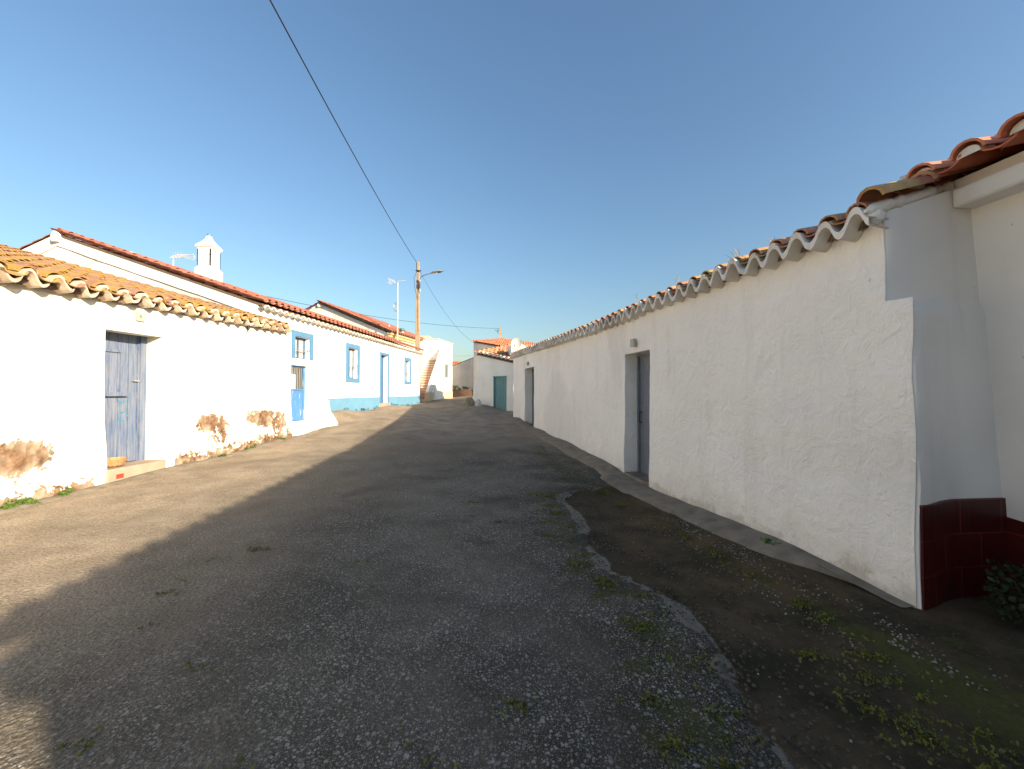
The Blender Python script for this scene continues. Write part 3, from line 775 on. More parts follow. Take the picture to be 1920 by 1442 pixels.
mb_ = W(744.5, 650, 21.9)
mast = empty('antenna_mast', mb_, 'tall thin pale antenna mast beside the lamp pole, above the blue trimmed house', 'antenna')
top = W(744.5, 526, 21.9)
m = MB(); m.tube([mb_-Vector((0,0,1.2)), top], .042, 8, r2=.032); m.build('mast', 'curtain', mast)
m = MB(); m.tube([top+Vector((-.5,0,-.06)), top+Vector((.45,0,.03))], .016, 5)
for k_ in range(7): p = top+Vector((-.02+.07*k_,0,0)); m.tube([p-Vector((0,.2,0)), p+Vector((0,.2,0))], .007, 4)
m.build('boom', 'curtain', mast)
m = MB(); p = top+Vector((-.42,0,-.02))
for k_ in range(-4, 5): m.tube([p+Vector((-.05*abs(k_)*.5,-.25,.035*k_)), p+Vector((-.05*abs(k_)*.5+.25,.25,.035*k_))], .006, 4)
m.build('reflector', 'curtain', mast)
m = MB(); p = W(741, 575, 21.85)
for k_ in range(5): m.tube([p+Vector((.10*math.cos(a*.5)-.03*k_+.05, -.2+.1*k_, .22*math.sin(a*.5))) for a in range(14)], .006, 4, cap=False)
m.tube([p+Vector((-.12,-.2,-.15)), p+Vector((.14,.2,.14))], .012, 4); m.build('helical_aerial', 'steel', mast)

# ================================================================== FAR LEFT: CORNICE HOUSE
cA3 = Vector((-7.45, 23.1, 0)); cB3 = Vector((-5.97, 30.3, 0)); f3 = Fr(cA3, cB3, 1)
corn = empty('corniced_house', (-10, 27, .8), 'white gabled house with ochre cornice and red roof behind the blue trimmed house', 'house')
g3 = Vector((-f3.d.y, f3.d.x, 0)); tr3 = 4.75; EZ3 = EYE+3.55; RZ3 = EYE+5.55; t23 = 9.5
mb = MB(); facade(mb, f3, .5, EZ3, [(.3,.75,EZ3-1.7,EZ3-.55,.12)], .4, 0, .006, seed=30)
gt3 = lambda u: EZ3+(RZ3-EZ3)*u/tr3 if u < tr3 else RZ3-(u-tr3)*.42
f3g = Fr(cA3, cA3+g3*t23, -1); gable(mb, f3g, gt3, tr3, t23, .01, 4)
f3h = Fr(cB3, cB3+g3*t23, 1); gable(mb, f3h, gt3, tr3, t23, .01, 4)
mb.build('wall', 'gable', corn)
mb = MB(); mb.fbox(f3, -.15, f3.L+.12, -.02, .26, EZ3-.10, EZ3+.06); mb.fbox(f3, -.10, f3.L+.08, -.02, .16, EZ3-.24, EZ3-.10); mb.build('cornice', 'yellow', corn, bevel=.02)
mb = MB(); mb.fbox(f3, .3, .75, -.15, -.10, EZ3-1.7, EZ3-.55); w = mb.build('window', 'glass', corn)
S3 = (g3*tr3+Vector((0,0,RZ3-EZ3-.05))).normalized(); O3 = f3(-.2, .36, EZ3+.04)
mb = MB(); tiles(mb, O3, f3.d, S3, int(f3.L/.25)+1, 16, .25, seg=4, jit=.008); mb.build('roof', 'tile_red', corn, smooth=50)
mb = MB(); a = O3+S3*.1-Vector((0,0,.02)); b = a+f3.d*(f3.L+.2); L3 = 5.4
mb.hexa([a-dz, b-dz, b+S3*L3-dz, a+S3*L3-dz, a, b, b+S3*L3, a+S3*L3])
p1 = f3g(tr3,0,RZ3+.03); p2 = f3h(tr3,0,RZ3+.03); p3 = f3h(t23,0,gt3(t23)); p4 = f3g(t23,0,gt3(t23)); mb.hexa([p1-dz,p2-dz,p3-dz,p4-dz,p1,p2,p3,p4]); mb.build('roof_deck', 'underlay', corn)
mb = MB(); row_tiles(mb, f3g(-.25,.03,EZ3+.02), f3g(tr3,.03,RZ3+.06), .09); row_tiles(mb, f3g(t23,.03,gt3(t23)+.05), f3g(tr3,.03,RZ3+.06), .07, amp=.01); row_tiles(mb, p1+Vector((0,0,.06)), p2+Vector((0,0,.06)), .1); mb.build('verge_tiles', 'tile_red', corn, smooth=50)
mb = MB()
c = f3g(tr3,0,RZ3); mb.lathe(c+Vector((0,.02,-.2)), [(0,-.02),(.16,0),(.17,.12),(.12,.26),(0,.32)], 12); mb.build('ridge_knob', 'white_clean', corn)
# little conical chimney and cowled flue
mb = MB(); c = W(729, 625, 25.6); mb.lathe(c, [(.20,-.8),(.20,.02),(.34,.04),(.34,.10),(.20,.16),(.13,.30),(.07,.42),(.03,.50),(.03,.56),(0,.58)], 14); mb.build('chimney', 'white_clean', corn, smooth=40)
mb = MB(); c = W(753.5, 628, 25.0); mb.lathe(c, [(.11,-.8),(.11,.20),(0,.20)], 12); fl = mb.build('chimney_flue', 'white_clean', corn)
mb = MB(); mb.lathe(c, [(0,.20),(.09,.20),(.17,.27),(.19,.36),(.12,.44),(0,.46)], 12); mb.build('cowl', m_plain('dark_cowl', (.10,.16,.17), .5), fl, smooth=60)
# terrace parapet block behind
blk = MB(); a = W(788, 640, 33); b = W(803, 640, 33)
blk.box((a.x-1.2, 33, 1.0), (b.x, 36, a.z+.35)); tb = blk.build('terrace_block', 'white_clean', None)
tag(tb, 'pale flat-topped block with cream rim rising behind the lamp pole', 'building')
m = MB(); m.box((a.x-1.25, 32.95, a.z+.35), (b.x+.05, 36.05, a.z+.47)); m.build('rim', 'cream', tb)

# ================================================================== STAIR HOUSE
stair = empty('stair_house', (-5.4, 27, .95), 'white house with outdoor terracotta stair, sloping parapet and small barred window', 'house')
sA = Vector((-5.10, 26.8, 0)); sB = Vector((-4.60, 29.5, 0)); fs = Fr(sA, sB, 1); TZ = EYE+3.66
us0 = fs.uy(27.95); us1 = fs.uy(28.65)
opw = (us0, us1, EYE+1.05, EYE+2.05, .12)
mb = MB(); facade(mb, fs, .5, TZ, [opw], .3, 0, .005, seed=41)
mb.quad(sA+Vector((0,0,.5)), sA+Vector((-4,.6,.5)), sA+Vector((-4,.6,TZ)), sA+Vector((0,0,TZ)))
mb.quad(sB+Vector((0,0,.5)), sB+Vector((-4,.6,.5)), sB+Vector((-4,.6,TZ)), sB+Vector((0,0,TZ)))
mb.quad(sA+Vector((-4,.6,.5)), sB+Vector((-4,.6,.5)), sB+Vector((-4,.6,TZ)), sA+Vector((-4,.6,TZ)))
mb.build('wall', 'white_clean', stair)
mb = MB(); pa = [sA+Vector((-.03,-.05,TZ)), sB+Vector((.1,.05,TZ)), sB+Vector((-4,.6,TZ)), sA+Vector((-4,.6,TZ))]
mb.hexa([p for p in pa]+[p+Vector((0,0,.07)) for p in pa]); mb.build('coping', 'cream', stair, bevel=.01)
mb = MB(); mb.fbox(fs, opw[0], opw[1], -.14, -.10, opw[2], opw[3]); w = mb.build('window', 'glass', stair)
mb = MB()
for i in range(7): u = lerp(opw[0], opw[1], (i+.5)/7); mb.tube([fs(u, -.03, opw[2]), fs(u, -.03, opw[3])], .02, 5)
mb.build('bar', m_plain('green_grey_bars', (.16,.20,.16), .6), w)
mb = MB(); mb.fbox(fs, opw[0]-.08, opw[1]+.08, -.02, .05, opw[2]-.14, opw[2]-.03); mb.build('sill', 'white_clean', w)
# base band
gz = G(-4.9, 27.5); mb = MB(); fs_low = Fr((-4.98, 22.6), (-4.58, 29.5), 1)
# stair flight going up away from the viewer, between the annex wall and a sloping parapet
st = MB(); NS = 15; ys0, ys1 = 22.9, 26.9; zs0 = G(-5.3, 22.8)+.15; zs1 = EYE+2.2
for i in range(NS):
    ya = lerp(ys0, ys1, i/NS); za = lerp(zs0, zs1, (i+1)/NS)
    st.box((-6.0, ya, .4), (-5.17+(ya-22.9)*.03, lerp(ys0, ys1, (i+1)/NS), za))
    tr_ = MB(); tr_.box((-6.0, ya-.03, za), (-5.18+(ya-22.9)*.03, lerp(ys0, ys1, (i+1)/NS), za+.045)); tr_.build('tread', 'mortar', stair, smooth=0)
st.build('stair', 'brick', stair, smooth=0)
mb = MB()
PX = lambda y: -5.16+.045*(y-22.9)
rows = []
for i in range(13):
    y = lerp(22.75, 26.85, i/12); z = lerp(zs0+.30, zs1+.95, i/12)
    rows.append([Vector((PX(y), y, .4)), Vector((PX(y), y, z)), Vector((PX(y)+.16, y, z)), Vector((PX(y)+.16, y, .4))])
mb.grid(rows); r0 = rows[0]; mb.quad(*r0); mb.quad(*rows[-1]); mb.build('parapet', 'white_clean', stair)
for i in range(13):
    mb = MB(); y = lerp(23.6, 26.6, i/12); z = lerp(zs0+.30, zs1+.95, (y-22.75)/4.1)-.55
    mb.box((PX(y)+.155, y-.035, z-.06), (PX(y)+.168, y+.035, z+.06)); mb.build('vent_slot', 'dark', stair, smooth=0)
mb = MB()
mb.box((-5.17+.0, 22.70, .4), (-4.94, 26.7, 1.43)); mb.box((-6.05, 22.2, .4), (-5.0, 22.95, zs0)); mb.fbox(fs, -.05, fs.L+.01, -.02, .03, .5, 1.52)
mb.build('painted_base', 'cream', stair, smooth=0)
mb = MB(); mb.box((-4.955, 24.35, 1.02), (-4.93, 24.75, 1.62)); mb.build('meter_hatch', m_plain('green_hatch', (.17,.24,.20), .6), stair, smooth=0)
# annex wall to the left of the stair
mb = MB(); AZ = EYE+2.45
fa = Fr((-6.02, 21.9), (-5.86, 26.8), 1); facade(mb, fa, .4, lambda u: AZ, (), .5, 0, .006, seed=44)
mb.quad((-6.02,21.9,.4), (-9.0,22.2,.4), (-9.0,22.2,AZ), (-6.02,21.9,AZ)); mb.quad((-6.02,21.9,AZ), (-5.86,26.8,AZ), (-9,27,AZ), (-9,22.2,AZ))
mb.build('annex_wall', 'white_clean', stair)
mb = MB(); a = fa(0, .1, AZ+.0); mb.hexa([fa(0,.08,AZ+.002), fa(4.9,.08,AZ+.002), fa(4.9,-.3,AZ+.002), fa(0,-.3,AZ+.002), fa(0,.08,AZ+.06), fa(4.9,.08,AZ+.06), fa(4.9,-.3,AZ+.06), fa(0,-.3,AZ+.06)]); mb.build('annex_coping', 'lime', stair)

# ================================================================== LONG RIGHT HOUSE
lA, lB = 2.756, 15.8
fl_ = Fr((LW(lB), lB), (LW(lA), lA), 1)      # runs toward the viewer, outward = left (-x)
if fl_.n.x > 0: fl_.n = -fl_.n
l_ = fl_.uy
ZR = lambda y: 2.70+max(0, y-7.7)*.0235+.012*math.sin(y*1.3)
longh = empty('long_white_house', (LW(9)+2.5, 9, .05), 'long low shaded white house with lumpy plaster, wavy limewashed eave and two narrow doorways', 'house')
dR1 = (l_(6.55), l_(5.77), .09, 2.09, .27); dR2 = (l_(13.75), l_(12.5), .24, 2.28, .30)
cR1 = (dR1[0], dR1[1], -.25, 2.09, .27); cR2 = (dR2[0], dR2[1], -.25, 2.28, .30)
mb = MB()
def lb(u, z):
    y = fl_.A.y+fl_.d.y*u
    return -.02+.02*sstep(1.0, 0, z)+.02*math.sin(y*.75-2.2)*sstep(15.8, 14, y)*sstep(2.6, 4, y)+.018*nz(y*.8, z*.8, 2)
PL = facade(mb, fl_, -.3, lambda u: ZR(fl_.A.y+fl_.d.y*u), [cR1, cR2, (l_(2.756), l_(2.60), 2.10, 9.0, 0)], .09, .0, .016, seed=60, u1=l_(2.60), zc=2.35, bulge=lb)
mb.build('wall', 'white_rough', longh, smooth=50)
# return wall with thicker lower part
mb = MB(); rows = []
RT = lambda X, z: 2.756-.155*(1-sstep(2.0, 2.13, z))*(1-.8*sstep(2.70, 3.15, X))-.012*(2.1-min(z, 2.1))+.09*(X-2.68)+.008*nz(X*2, z*2)+.003*nz(X*7, z*7)
zs = [-.3+.1*i for i in range(23)]+[1.98,2.02,2.05,2.07,2.09,2.11,2.14,2.2]+[2.3+.1*i for i in range(9)]
zs = sorted(set([round(z, 3) for z in zs]))
for z in zs:
    yc_ = RT(2.68, z); zf = min(z, 2.66)
    yq = 2.612 if z < 2.10 else 2.768
    zf = min(z, 2.735); zf = zf if zf < 2.35 else 2.35+(zf-2.35)*(max(ZR(15.8), ZR(9.2), ZR(2.6))-2.35)/(ZR(2.7)-2.35)
    edge = [PL(l_(yq+.12), zf)-fl_.n*.014, PL(l_(yq), zf)-fl_.n*.008, PL(l_(yq-.010), zf)-fl_.n*.010]
    x0 = edge[-1].x+.012; r_ = []
    for k_ in range(12):
        X = lerp(x0, 4.3, (k_/11)**1.4)
        r_.append(Vector((X, RT(X, z)+(.004 if k_ == 0 else 0), min(z, 2.73+.34*(X-2.62)))))
    rows.append(edge+r_)
mb.grid(rows)
mb.build('end_wall', 'white_smooth', longh, smooth=45)
mb = MB(); D = 5.0
mb.quad((LW(lB), lB, -.2), (LW(lB)+D, lB+1.0, -.2), (LW(lB)+D, lB+1.0, 4.1), (LW(lB), lB, ZR(lB))); mb.quad((LW(lB)+D, lB+1, -.2), (LW(lA)+D, lA+1, -.2), (LW(lA)+D, lA+1, 4.1), (LW(lB)+D, lB+1, 4.1))
mb.quad((3.7, 2.9, -.2), (LW(lA)+D, lA+1, -.2), (LW(lA)+D, lA+1, 4.0), (3.7, 2.9, 3.0)); mb.build('rear_wall', 'white_clean', longh)
su = .236; Ul = Vector((fl_.d.x, fl_.d.y, 0)); inw = -fl_.n; Sl = (inw+Vector((0,0,.34))).normalized()
nl1 = int((fl_.L-l_(7.7))/su); 
mbT = MB(); mbE = MB(); mbD = MB()
for (ya, yb) in ((15.8, 7.7), (7.7, 2.72)):
    ua, ub = l_(ya), l_(yb); n = round((ub-ua)/su); s_ = (ub-ua)/n; za, zb3 = ZR(ya), ZR(yb) if yb > 5 else 2.70
    U3 = (Vector((fl_.d.x, fl_.d.y, 0))*(ub-ua)+Vector((0,0,zb3-za))).normalized()
    O1 = fl_(ua, .14, za+.02); tiles(mbT, O1+Vector((0,0,-.010)), U3, Sl, n, 12, s_, s0=.05, ch0=.03, seg=6, jit=.012, rw=.34)
    eave_wave(mbE, fl_(ua, 0, za+.050), U3, fl_.n, n, s_, depth=.15, amp=.066, th=.056, drop=.0, seg=12, jit=.010)
    a = O1+Sl*.12-Vector((0,0,.02)); b = a+U3*(ub-ua-(.14 if yb < 5 else 0)); mbD.hexa([a-dz, b-dz, b+Sl*5-dz, a+Sl*5-dz, a, b, b+Sl*5, a+Sl*5])
    row_u = U3
mbT.build('roof', 'tile_mix', longh, smooth=50); mbE.build('eave_moulding', 'lime', longh, smooth=60); mbD.build('roof_deck', 'underlay', longh)
mb = MB(); c = fl_(fl_.L+.02, .12, 2.80); row_tiles(mb, c, c+Sl*1.5, .085, ln=.40, amp=.02); mb.build('verge_tiles', 'tile_mix', longh, smooth=50)
# closing wedge under the verge
for nm, o, hz_ in (('a', dR1, 1.0), ('b', dR2, 1.1)):
    a, b, z0, z1, d = o
    mb = MB(); mb.fbox(fl_, a, b, -d-.06, -d-.005, z0-.02, z1+.01); dd = mb.build('door', 'greydoor', longh, smooth=0)
    for zb4 in (.55, 1.15, 1.75):
        mb = MB(); mb.fbox(fl_, a+.03, b-.03, -d-.006, -d+.012, z0+zb4-.35*0-.05, z0+zb4-.02); mb.build('rail', 'greydoor', dd, smooth=0)
    mb = MB(); mb.fbox(fl_, a, a+.045, -d-.01, -d+.03, z0, z1); mb.fbox(fl_, b-.045, b, -d-.01, -d+.03, z0, z1); mb.fbox(fl_, a+.045, b-.045, -d-.01, -d+.03, z1-.045, z1); mb.build('door_frame', 'greydoor', dd, smooth=0)
    mb = MB(); c = fl_(a+.10, -d+.0, hz_+.02); mb.tube([c+Vector((0,0,.09)), c+fl_.n*.045+Vector((0,0,.07)), c+fl_.n*.05, c+fl_.n*.045-Vector((0,0,.07)), c-Vector((0,0,.09))], .009, 6); mb.build('handle', 'dark', dd)
    mb = MB(); mb.fbox(fl_, a-.01, b+.01, -d, .015, z0-.35, z0); mb.build('threshold', 'concrete', longh, bevel=.01)
for (y, z) in ((6.19, 2.24), (13.25, 2.43)):
    u = l_(y); mb = MB(); mb.fbox(fl_, u-.055, u+.055, .01, .055, z-.065, z+.065); q = mb.build('number_plate', 'plate', longh, bevel=.003)
    pass
# satellite dish
dc = W(968.5, 645, 17.05); dish = empty('satellite_dish', dc-Vector((0,0,.35)), 'round off-white satellite dish before the white chimney block of the green-door house', 'satellite dish')
ax = Vector((-.30, -1.0, .22)).normalized(); s1 = ax.cross(Vector((0,0,1))).normalized(); s2 = s1.cross(ax)
mb = MB(); rows = []
for sgn in (1, -1):
    for i in range(7):
        r = .245*i/6 if sgn == 1 else .245*(6-i)/6
        h = .055*(r/.245)**2-(0 if sgn == 1 else .012)
        rows.append([dc+s1*r*math.cos(a*math.pi/12)+s2*r*1.06*math.sin(a*math.pi/12)+ax*h for a in range(24)])
mb.grid(rows, close=True); mb.build('reflector', 'dish', dish, smooth=60)
mb = MB(); mb.tube([dc-s2*.23+ax*.05, dc-s2*.16+ax*.30], .010, 5); mb.tube([dc-s2*.18+ax*.30, dc-s2*.12+ax*.27], .028, 8); mb.build('feed_arm', 'steel', dish)
mb = MB(); mb.tube([dc-ax*.02, dc-ax*.2, dc-ax*.22-Vector((0,0,.5))], .02, 6); mb.build('bracket', 'steel', dish)

# ================================================================== NEAR RIGHT HOUSE (dark red tiled base)
near = empty('red_base_house', (6, -.2, 0), 'white house at right edge with dark red tiled base and protruding red clay eave tiles', 'house')
nA = Vector((3.385, 2.98, 0)); nB = Vector((4.10, -3.2, 0)); fn = Fr(nA, nB, 1)
if fn.n.x > 0: fn.n = -fn.n
NZ = 2.94
mb = MB(); facade(mb, fn, -.3, NZ, (), .2, -.055, .008, seed=70, zc=1.0)
for v in mb.v: pass
mb.quad(nB+Vector((0,0,-.3)), nB+Vector((5,.8,-.3)), nB+Vector((5,.8,NZ+1.6)), nB+Vector((.1,0,NZ)))
mb.quad(nA+Vector((.2,.0,-.3)), nA+Vector((5,.8,-.3)), nA+Vector((5,.8,NZ+1.6)), nA+Vector((.02,.0,NZ)))
mb.quad(nA+Vector((5,.8,-.3)), nB+Vector((5,.8,-.3)), nB+Vector((5,.8,NZ+1.6)), nA+Vector((5,.8,NZ+1.6)))
mb.build('wall', 'white_smooth', near, smooth=45)
mb = MB(); mb.fbox(fn, .16, fn.L, -.05, .17, NZ-.14, NZ-.0); mb.build('cornice', 'white_smooth', near, bevel=.02)
sn = .262; nn = int((fn.L+.25)/sn)+1; Sn = (-fn.n+Vector((0,0,.30))).normalized()
On = fn(.0, .36, NZ+.055)
mb = MB(); tiles(mb, On, fn.d, Sn, nn, 15, sn, s0=-.03, ch0=.01, seg=8, jit=.016, rw=.36, thick=.017); mb.build('roof', 'tile_new', near, smooth=50)
mb = MB(); a = On+Sn*.30-Vector((0,0,.045)); b = a+fn.d*(nn*sn); mb.hexa([a-dz, b-dz, b+Sn*4.8-dz, a+Sn*4.8-dz, a, b, b+Sn*4.8, a+Sn*4.8]); mb.build('roof_deck', 'white_smooth', near)
for i in range(nn):
    mb = MB(); c = On+fn.d*((i+.5)*sn)-Sn*.012; r = .080; rows = []
    for q, rr_ in ((.0, 0.02), (.0, .8), (-.10, 1.0)):
        rows.append([c+fn.d*(math.cos(math.pi*k_/8)*r*rr_)+fn.n*q+Vector((0,0,.048+math.sin(math.pi*k_/8)*r*rr_*.92)) for k_ in range(9)])
    mb.grid(rows); mb.build('mortar_plug', 'lime', near, smooth=60)
def blob(name, c, rx, ry, rz, parent, mat='lime', am=.25):
    mb = MB(); rows = []
    for a in range(11):
        ph = -math.pi/2+math.pi*a/10
        rows.append([Vector(c)+Vector((rx*math.cos(ph)*math.cos(b*math.pi/8), ry*math.cos(ph)*math.sin(b*math.pi/8), rz*math.sin(ph)))*(1+am*nz(a*.8, math.cos(b*math.pi/8)*1.5, math.sin(b*math.pi/8)*1.5)) for b in range(16)])
    mb.grid(rows, close=True); return mb.build(name, mat, parent, smooth=60)
blob('mortar_fillet', fl_(fl_.L+.0, .055, 2.715), .06, .05, .055, longh)
blob('mortar_lump', On+fn.d*.02+Sn*.03+Vector((0,0,.02)), .085, .075, .11, near)
mb = MB(); rows = []
for i in range(26):
    q = i/25; c = fl_(fl_.L+.0+.02*nz(i*.5, 3), lerp(.15, -.62, q), lerp(2.745, 2.985, q)); rr = (.040+.014*nz(i*.45, 8))*min(1, .25+i*.35)
    rows.append([c+fl_.d*rr*math.cos(a*math.pi/5)+Vector((0,0,rr*1.15*math.sin(a*math.pi/5))) for a in range(10)])
mb.grid(rows, close=True); mb.quad(*rows[0]); mb.build('verge_mortar', 'lime', longh, smooth=60)
# dark red tile skirting, wraps the return and the near facade
mb = MB(); tuv = []
def sk_strip(pts, zt):
    acc = 0; prev = None; rows = [[], []]
    for p in pts:
        if prev is not None: acc += (Vector(p)-Vector(prev)).length
        prev = p
        for rI, z in ((0, -.25), (1, zt)):
            rows[rI].append((Vector((p[0], p[1], z)), (acc, z+.021, 0)))
    mb.grid([[a for a, b in rows[0]], [a for a, b in rows[1]]]); tuv.extend([b for a, b in rows[0]]+[b for a, b in rows[1]])
ra_ = (2.735, RT(2.735, .3)-.016); rb3 = (3.455, RT(3.455, .3)-.014)
pts = [(2.735, ra_[1]+.03), ra_, rb3]
fnp = [fn(u, -.055*(NZ-.3)+.022, 0) for u in (.33, 2.0, fn.L)]
corner = (fnp[0].x-.003, RT(fnp[0].x, .45)-.017)
pts = [(2.735, ra_[1]+.03), ra_]+[(x_, RT(x_, .45)-.017) for x_ in (2.86, 2.99, 3.12, 3.25)]+[corner]+[(p.x, p.y) for p in fnp[1:]]
sk_strip(pts, .690)
n = len(mb.v)
# top edge thickness
mb.grid([[Vector((p[0], p[1], .690)) for p in pts], [Vector((p[0]+(.05 if i > 6 else 0), p[1]+(.06 if i <= 6 else 0), .690)) for i, p in enumerate(pts)]])
tuv.extend([(0.1, .1, 0)]*(len(mb.v)-n))
mb.build('tiled_base', 'redtile', near, smooth=0, extra={'tuv': tuv})

# ================================================================== GREEN-DOOR HOUSE
gh = empty('green_door_house', (.2, 20.5, .7), 'small white shed house with green metal door at the end of the long white house', 'house')
hA = Vector((-1.68, 18.6, 0)); hB = Vector((.14, 17.2, 0)); fh = Fr(hA, hB, 1)
if fh.n.y > 0: fh.n = -fh.n
def upx(frm, px):    # u where the facade meets a direction
    k_ = (px-960)/F; return (k_*frm.A.y-frm.A.x)/(frm.d.x-k_*frm.d.y)
hz0, hz1 = EYE+72/F*18.6, EYE+56/F*17.2
dg = (upx(fh, 926.5), upx(fh, 949), .60, 2.14, .10)
mb = MB(); facade(mb, fh, .2, lambda u: lerp(hz0, hz1, u/fh.L), [dg], .2, .006, .010, seed=80, zc=2.22)
mb.quad(hA+Vector((0,0,.2)), hA+Vector((1.5,5,.2)), hA+Vector((1.5,5,hz0+.2)), hA+Vector((0,0,hz0)))
mb.quad(hA+Vector((1.5,5,.2)), hB+Vector((4.5,5,.2)), hB+Vector((4.5,5,hz0)), hA+Vector((1.5,5,hz0+.2)))
mb.build('wall', 'white', gh)
mb = MB(); a, b, z0, z1, d = dg; n = 40; rows = [[], []]
for i in range(n+1):
    u = lerp(a, b, i/n); q = -.05+.018*(1 if (i//3) % 2 else 0); rows[0].append(fh(u, q, z0)); rows[1].append(fh(u, q, z1))
mb.grid(rows); gdn = mb.build('door', 'green', gh, smooth=0)
mb = MB(); mb.fbox(fh, a-.03, a+.02, -.06, .03, z0, z1+.03); mb.fbox(fh, b-.02, b+.03, -.06, .03, z0, z1+.03); mb.fbox(fh, a-.05, b+.05, -.06, .04, z1-.0, z1+.05); mb.build('frame', 'green', gdn, smooth=0)
Uh = (fh(fh.L,0,hz1)-fh(0,0,hz0)).normalized(); Sh = (-fh.n+Vector((0,0,.22))).normalized()
nh = 9; sh_ = fh.L/nh
mb = MB(); tiles(mb, fh(0,.12,hz0+.03), Uh, Sh, nh, 9, sh_, s0=.0, seg=6, rw=.36); mb.build('roof', 'tile_mix', gh, smooth=50)
mb = MB(); a = fh(0,.05,hz0+.0); b = fh(fh.L,.05,hz1); mb.hexa([a-dz,b-dz,b+Sh*3.2-dz,a+Sh*3.2-dz,a,b,b+Sh*3.2,a+Sh*3.2]); mb.build('roof_deck', 'underlay', gh)
for i in range(nh):
    mb = MB(); c = fh((i+.5)*sh_, .13, lerp(hz0, hz1, (i+.5)/nh)+.08); r = .11
    mb.grid([[c+fh.d*(math.cos(math.pi*k_/8)*r*f_)+Vector((0,0,math.sin(math.pi*k_/8)*r*.95*f_-.02))+fh.n*q for k_ in range(9)] for f_, q in ((.02,0), (1,0), (1,-.12))])
    mb.build('mortar_plug', 'lime', gh, smooth=50)
mb = MB(); mb.hexa([(-.06,17.5,2.45),(.50,17.4,2.45),(.66,18.4,2.45),(-.20,18.4,2.45),(-.05,17.5,3.62),(.49,17.4,3.62),(.66,18.4,3.62),(-.20,18.4,3.62)])
mb.build('chimney', 'white_clean', gh, bevel=.02)
# low buttress on its far corner
mb = MB(); c = hA; mb.hexa([(c.x-.28,c.y+.1,.4),(c.x+.05,c.y-.06,.4),(c.x+.2,c.y+.8,.4),(c.x-.1,c.y+.9,.4),(c.x-.19,c.y+.12,2.0),(c.x+.03,c.y-.03,2.15),(c.x+.2,c.y+.8,2.15),(c.x-.02,c.y+.9,2.0)]); mb.build('buttress', 'white', gh, bevel=.03)

# ================================================================== TALL GABLE HOUSE BEHIND
th_ = empty('tall_gable_house', (1.2, 27.5, 1), 'taller grey-white house with bright red roof rising behind the green door house', 'house')
ta = W(888, 641, 31); tb_ = W(952, 652, 29.2)
tA = Vector((ta.x, 31, 0)); tB = Vector((tb_.x+.6, 28.6, 0)); ft = Fr(tA, tB, 1)
if ft.n.y > 0: ft.n = -ft.n
tz0 = ta.z; tz1 = EYE+80/F*28.6
mb = MB(); facade(mb, ft, .5, lambda u: lerp(tz0, tz1, u/ft.L), (), .5, 0, .006, seed=85, zc=1.2)
mb.quad(tA+Vector((0,0,.5)), tA+Vector((1,6,.5)), tA+Vector((1,6,tz0)), tA+Vector((0,0,tz0))); mb.quad(tB+Vector((0,0,.5)), tB+Vector((3,4,.5)), tB+Vector((3,4,tz1)), tB+Vector((0,0,tz1)))
mb.quad(tA+Vector((1,6,.5)), tB+Vector((3,4,.5)), tB+Vector((3,4,tz1)), tA+Vector((1,6,tz0)))
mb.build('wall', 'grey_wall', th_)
Ut = (ft(ft.L,0,tz1)-ft(0,0,tz0)).normalized(); St = (-ft.n+Vector((0,0,.16))).normalized()
mb = MB(); tiles(mb, ft(0,.10,tz0+.04), Ut, St, int(ft.L/.22), 12, .22, seg=4, rw=.36); mb.build('roof', 'tile_new', th_, smooth=50)
mb = MB(); a = ft(0,.05,tz0+.02); b = ft(ft.L,.05,tz1+.02); mb.hexa([a-dz,b-dz,b+St*5-dz,a+St*5-dz,a,b,b+St*5,a+St*5]); mb.build('roof_deck', 'underlay', th_)
# grey yard wall with sloping top
mb = MB(); wa = W(838, 691, 35.5); wb = W(892, 669, 31.6); fw = Fr((wa.x, 35.5), (wb.x, 31.6), 1)
if fw.n.y > 0: fw.n = -fw.n
facade(mb, fw, .5, lambda u: lerp(wa.z, wb.z, u/fw.L), (), .4, 0, .01, seed=90, zc=1.2)
facade(mb, Fr((wa.x+.15, 35.65), (wb.x+.15, 31.75), 1), .5, lambda u: lerp(wa.z, wb.z, u/fw.L), (), .6, 0, .0, seed=90, zc=1.2)
mb.quad(wa, wb, wb+Vector((.15,.15,0)), wa+Vector((.15,.15,0)))
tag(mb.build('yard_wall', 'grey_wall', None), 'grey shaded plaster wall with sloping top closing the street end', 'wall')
mb = MB(); a = fw(0,.02,wa.z); b = fw(fw.L,.02,wb.z)
mb.hexa([a, b, b+Vector((.2,.2,0)), a+Vector((.2,.2,0)), a+Vector((0,0,.05)), b+Vector((0,0,.05)), b+Vector((.2,.2,.05)), a+Vector((.2,.2,.05))]); mb.build('coping', 'concrete', bpy.data.objects['yard_wall'])
# far red roofed house
fh2 = empty('red_roof_house', (-2.6, 38, .9), 'farthest house showing only its bright red tiled roof above the grey wall', 'house')
mb = MB(); mb.box((-8, 42.2, .6), (1.0, 47, 3.7)); mb.build('wall', 'white_clean', fh2)
mb = MB(); Or = W(830, 697, 41.9); Or.x = -8.1; Ur = Vector((1,0,0)); Sr = Vector((0,1,.42)).normalized()
tiles(mb, Or, Ur, Sr, 36, 10, .25, seg=4, pitch=.34); mb.build('roof', 'tile_new', fh2, smooth=50)
mb = MB(); a = Or+Vector((0,0,-.0)); b = a+Ur*9; mb.hexa([a-dz,b-dz,b+Sr*3.5-dz,a+Sr*3.5-dz,a,b,b+Sr*3.5,a+Sr*3.5]); mb.build('roof_deck', 'underlay', fh2)
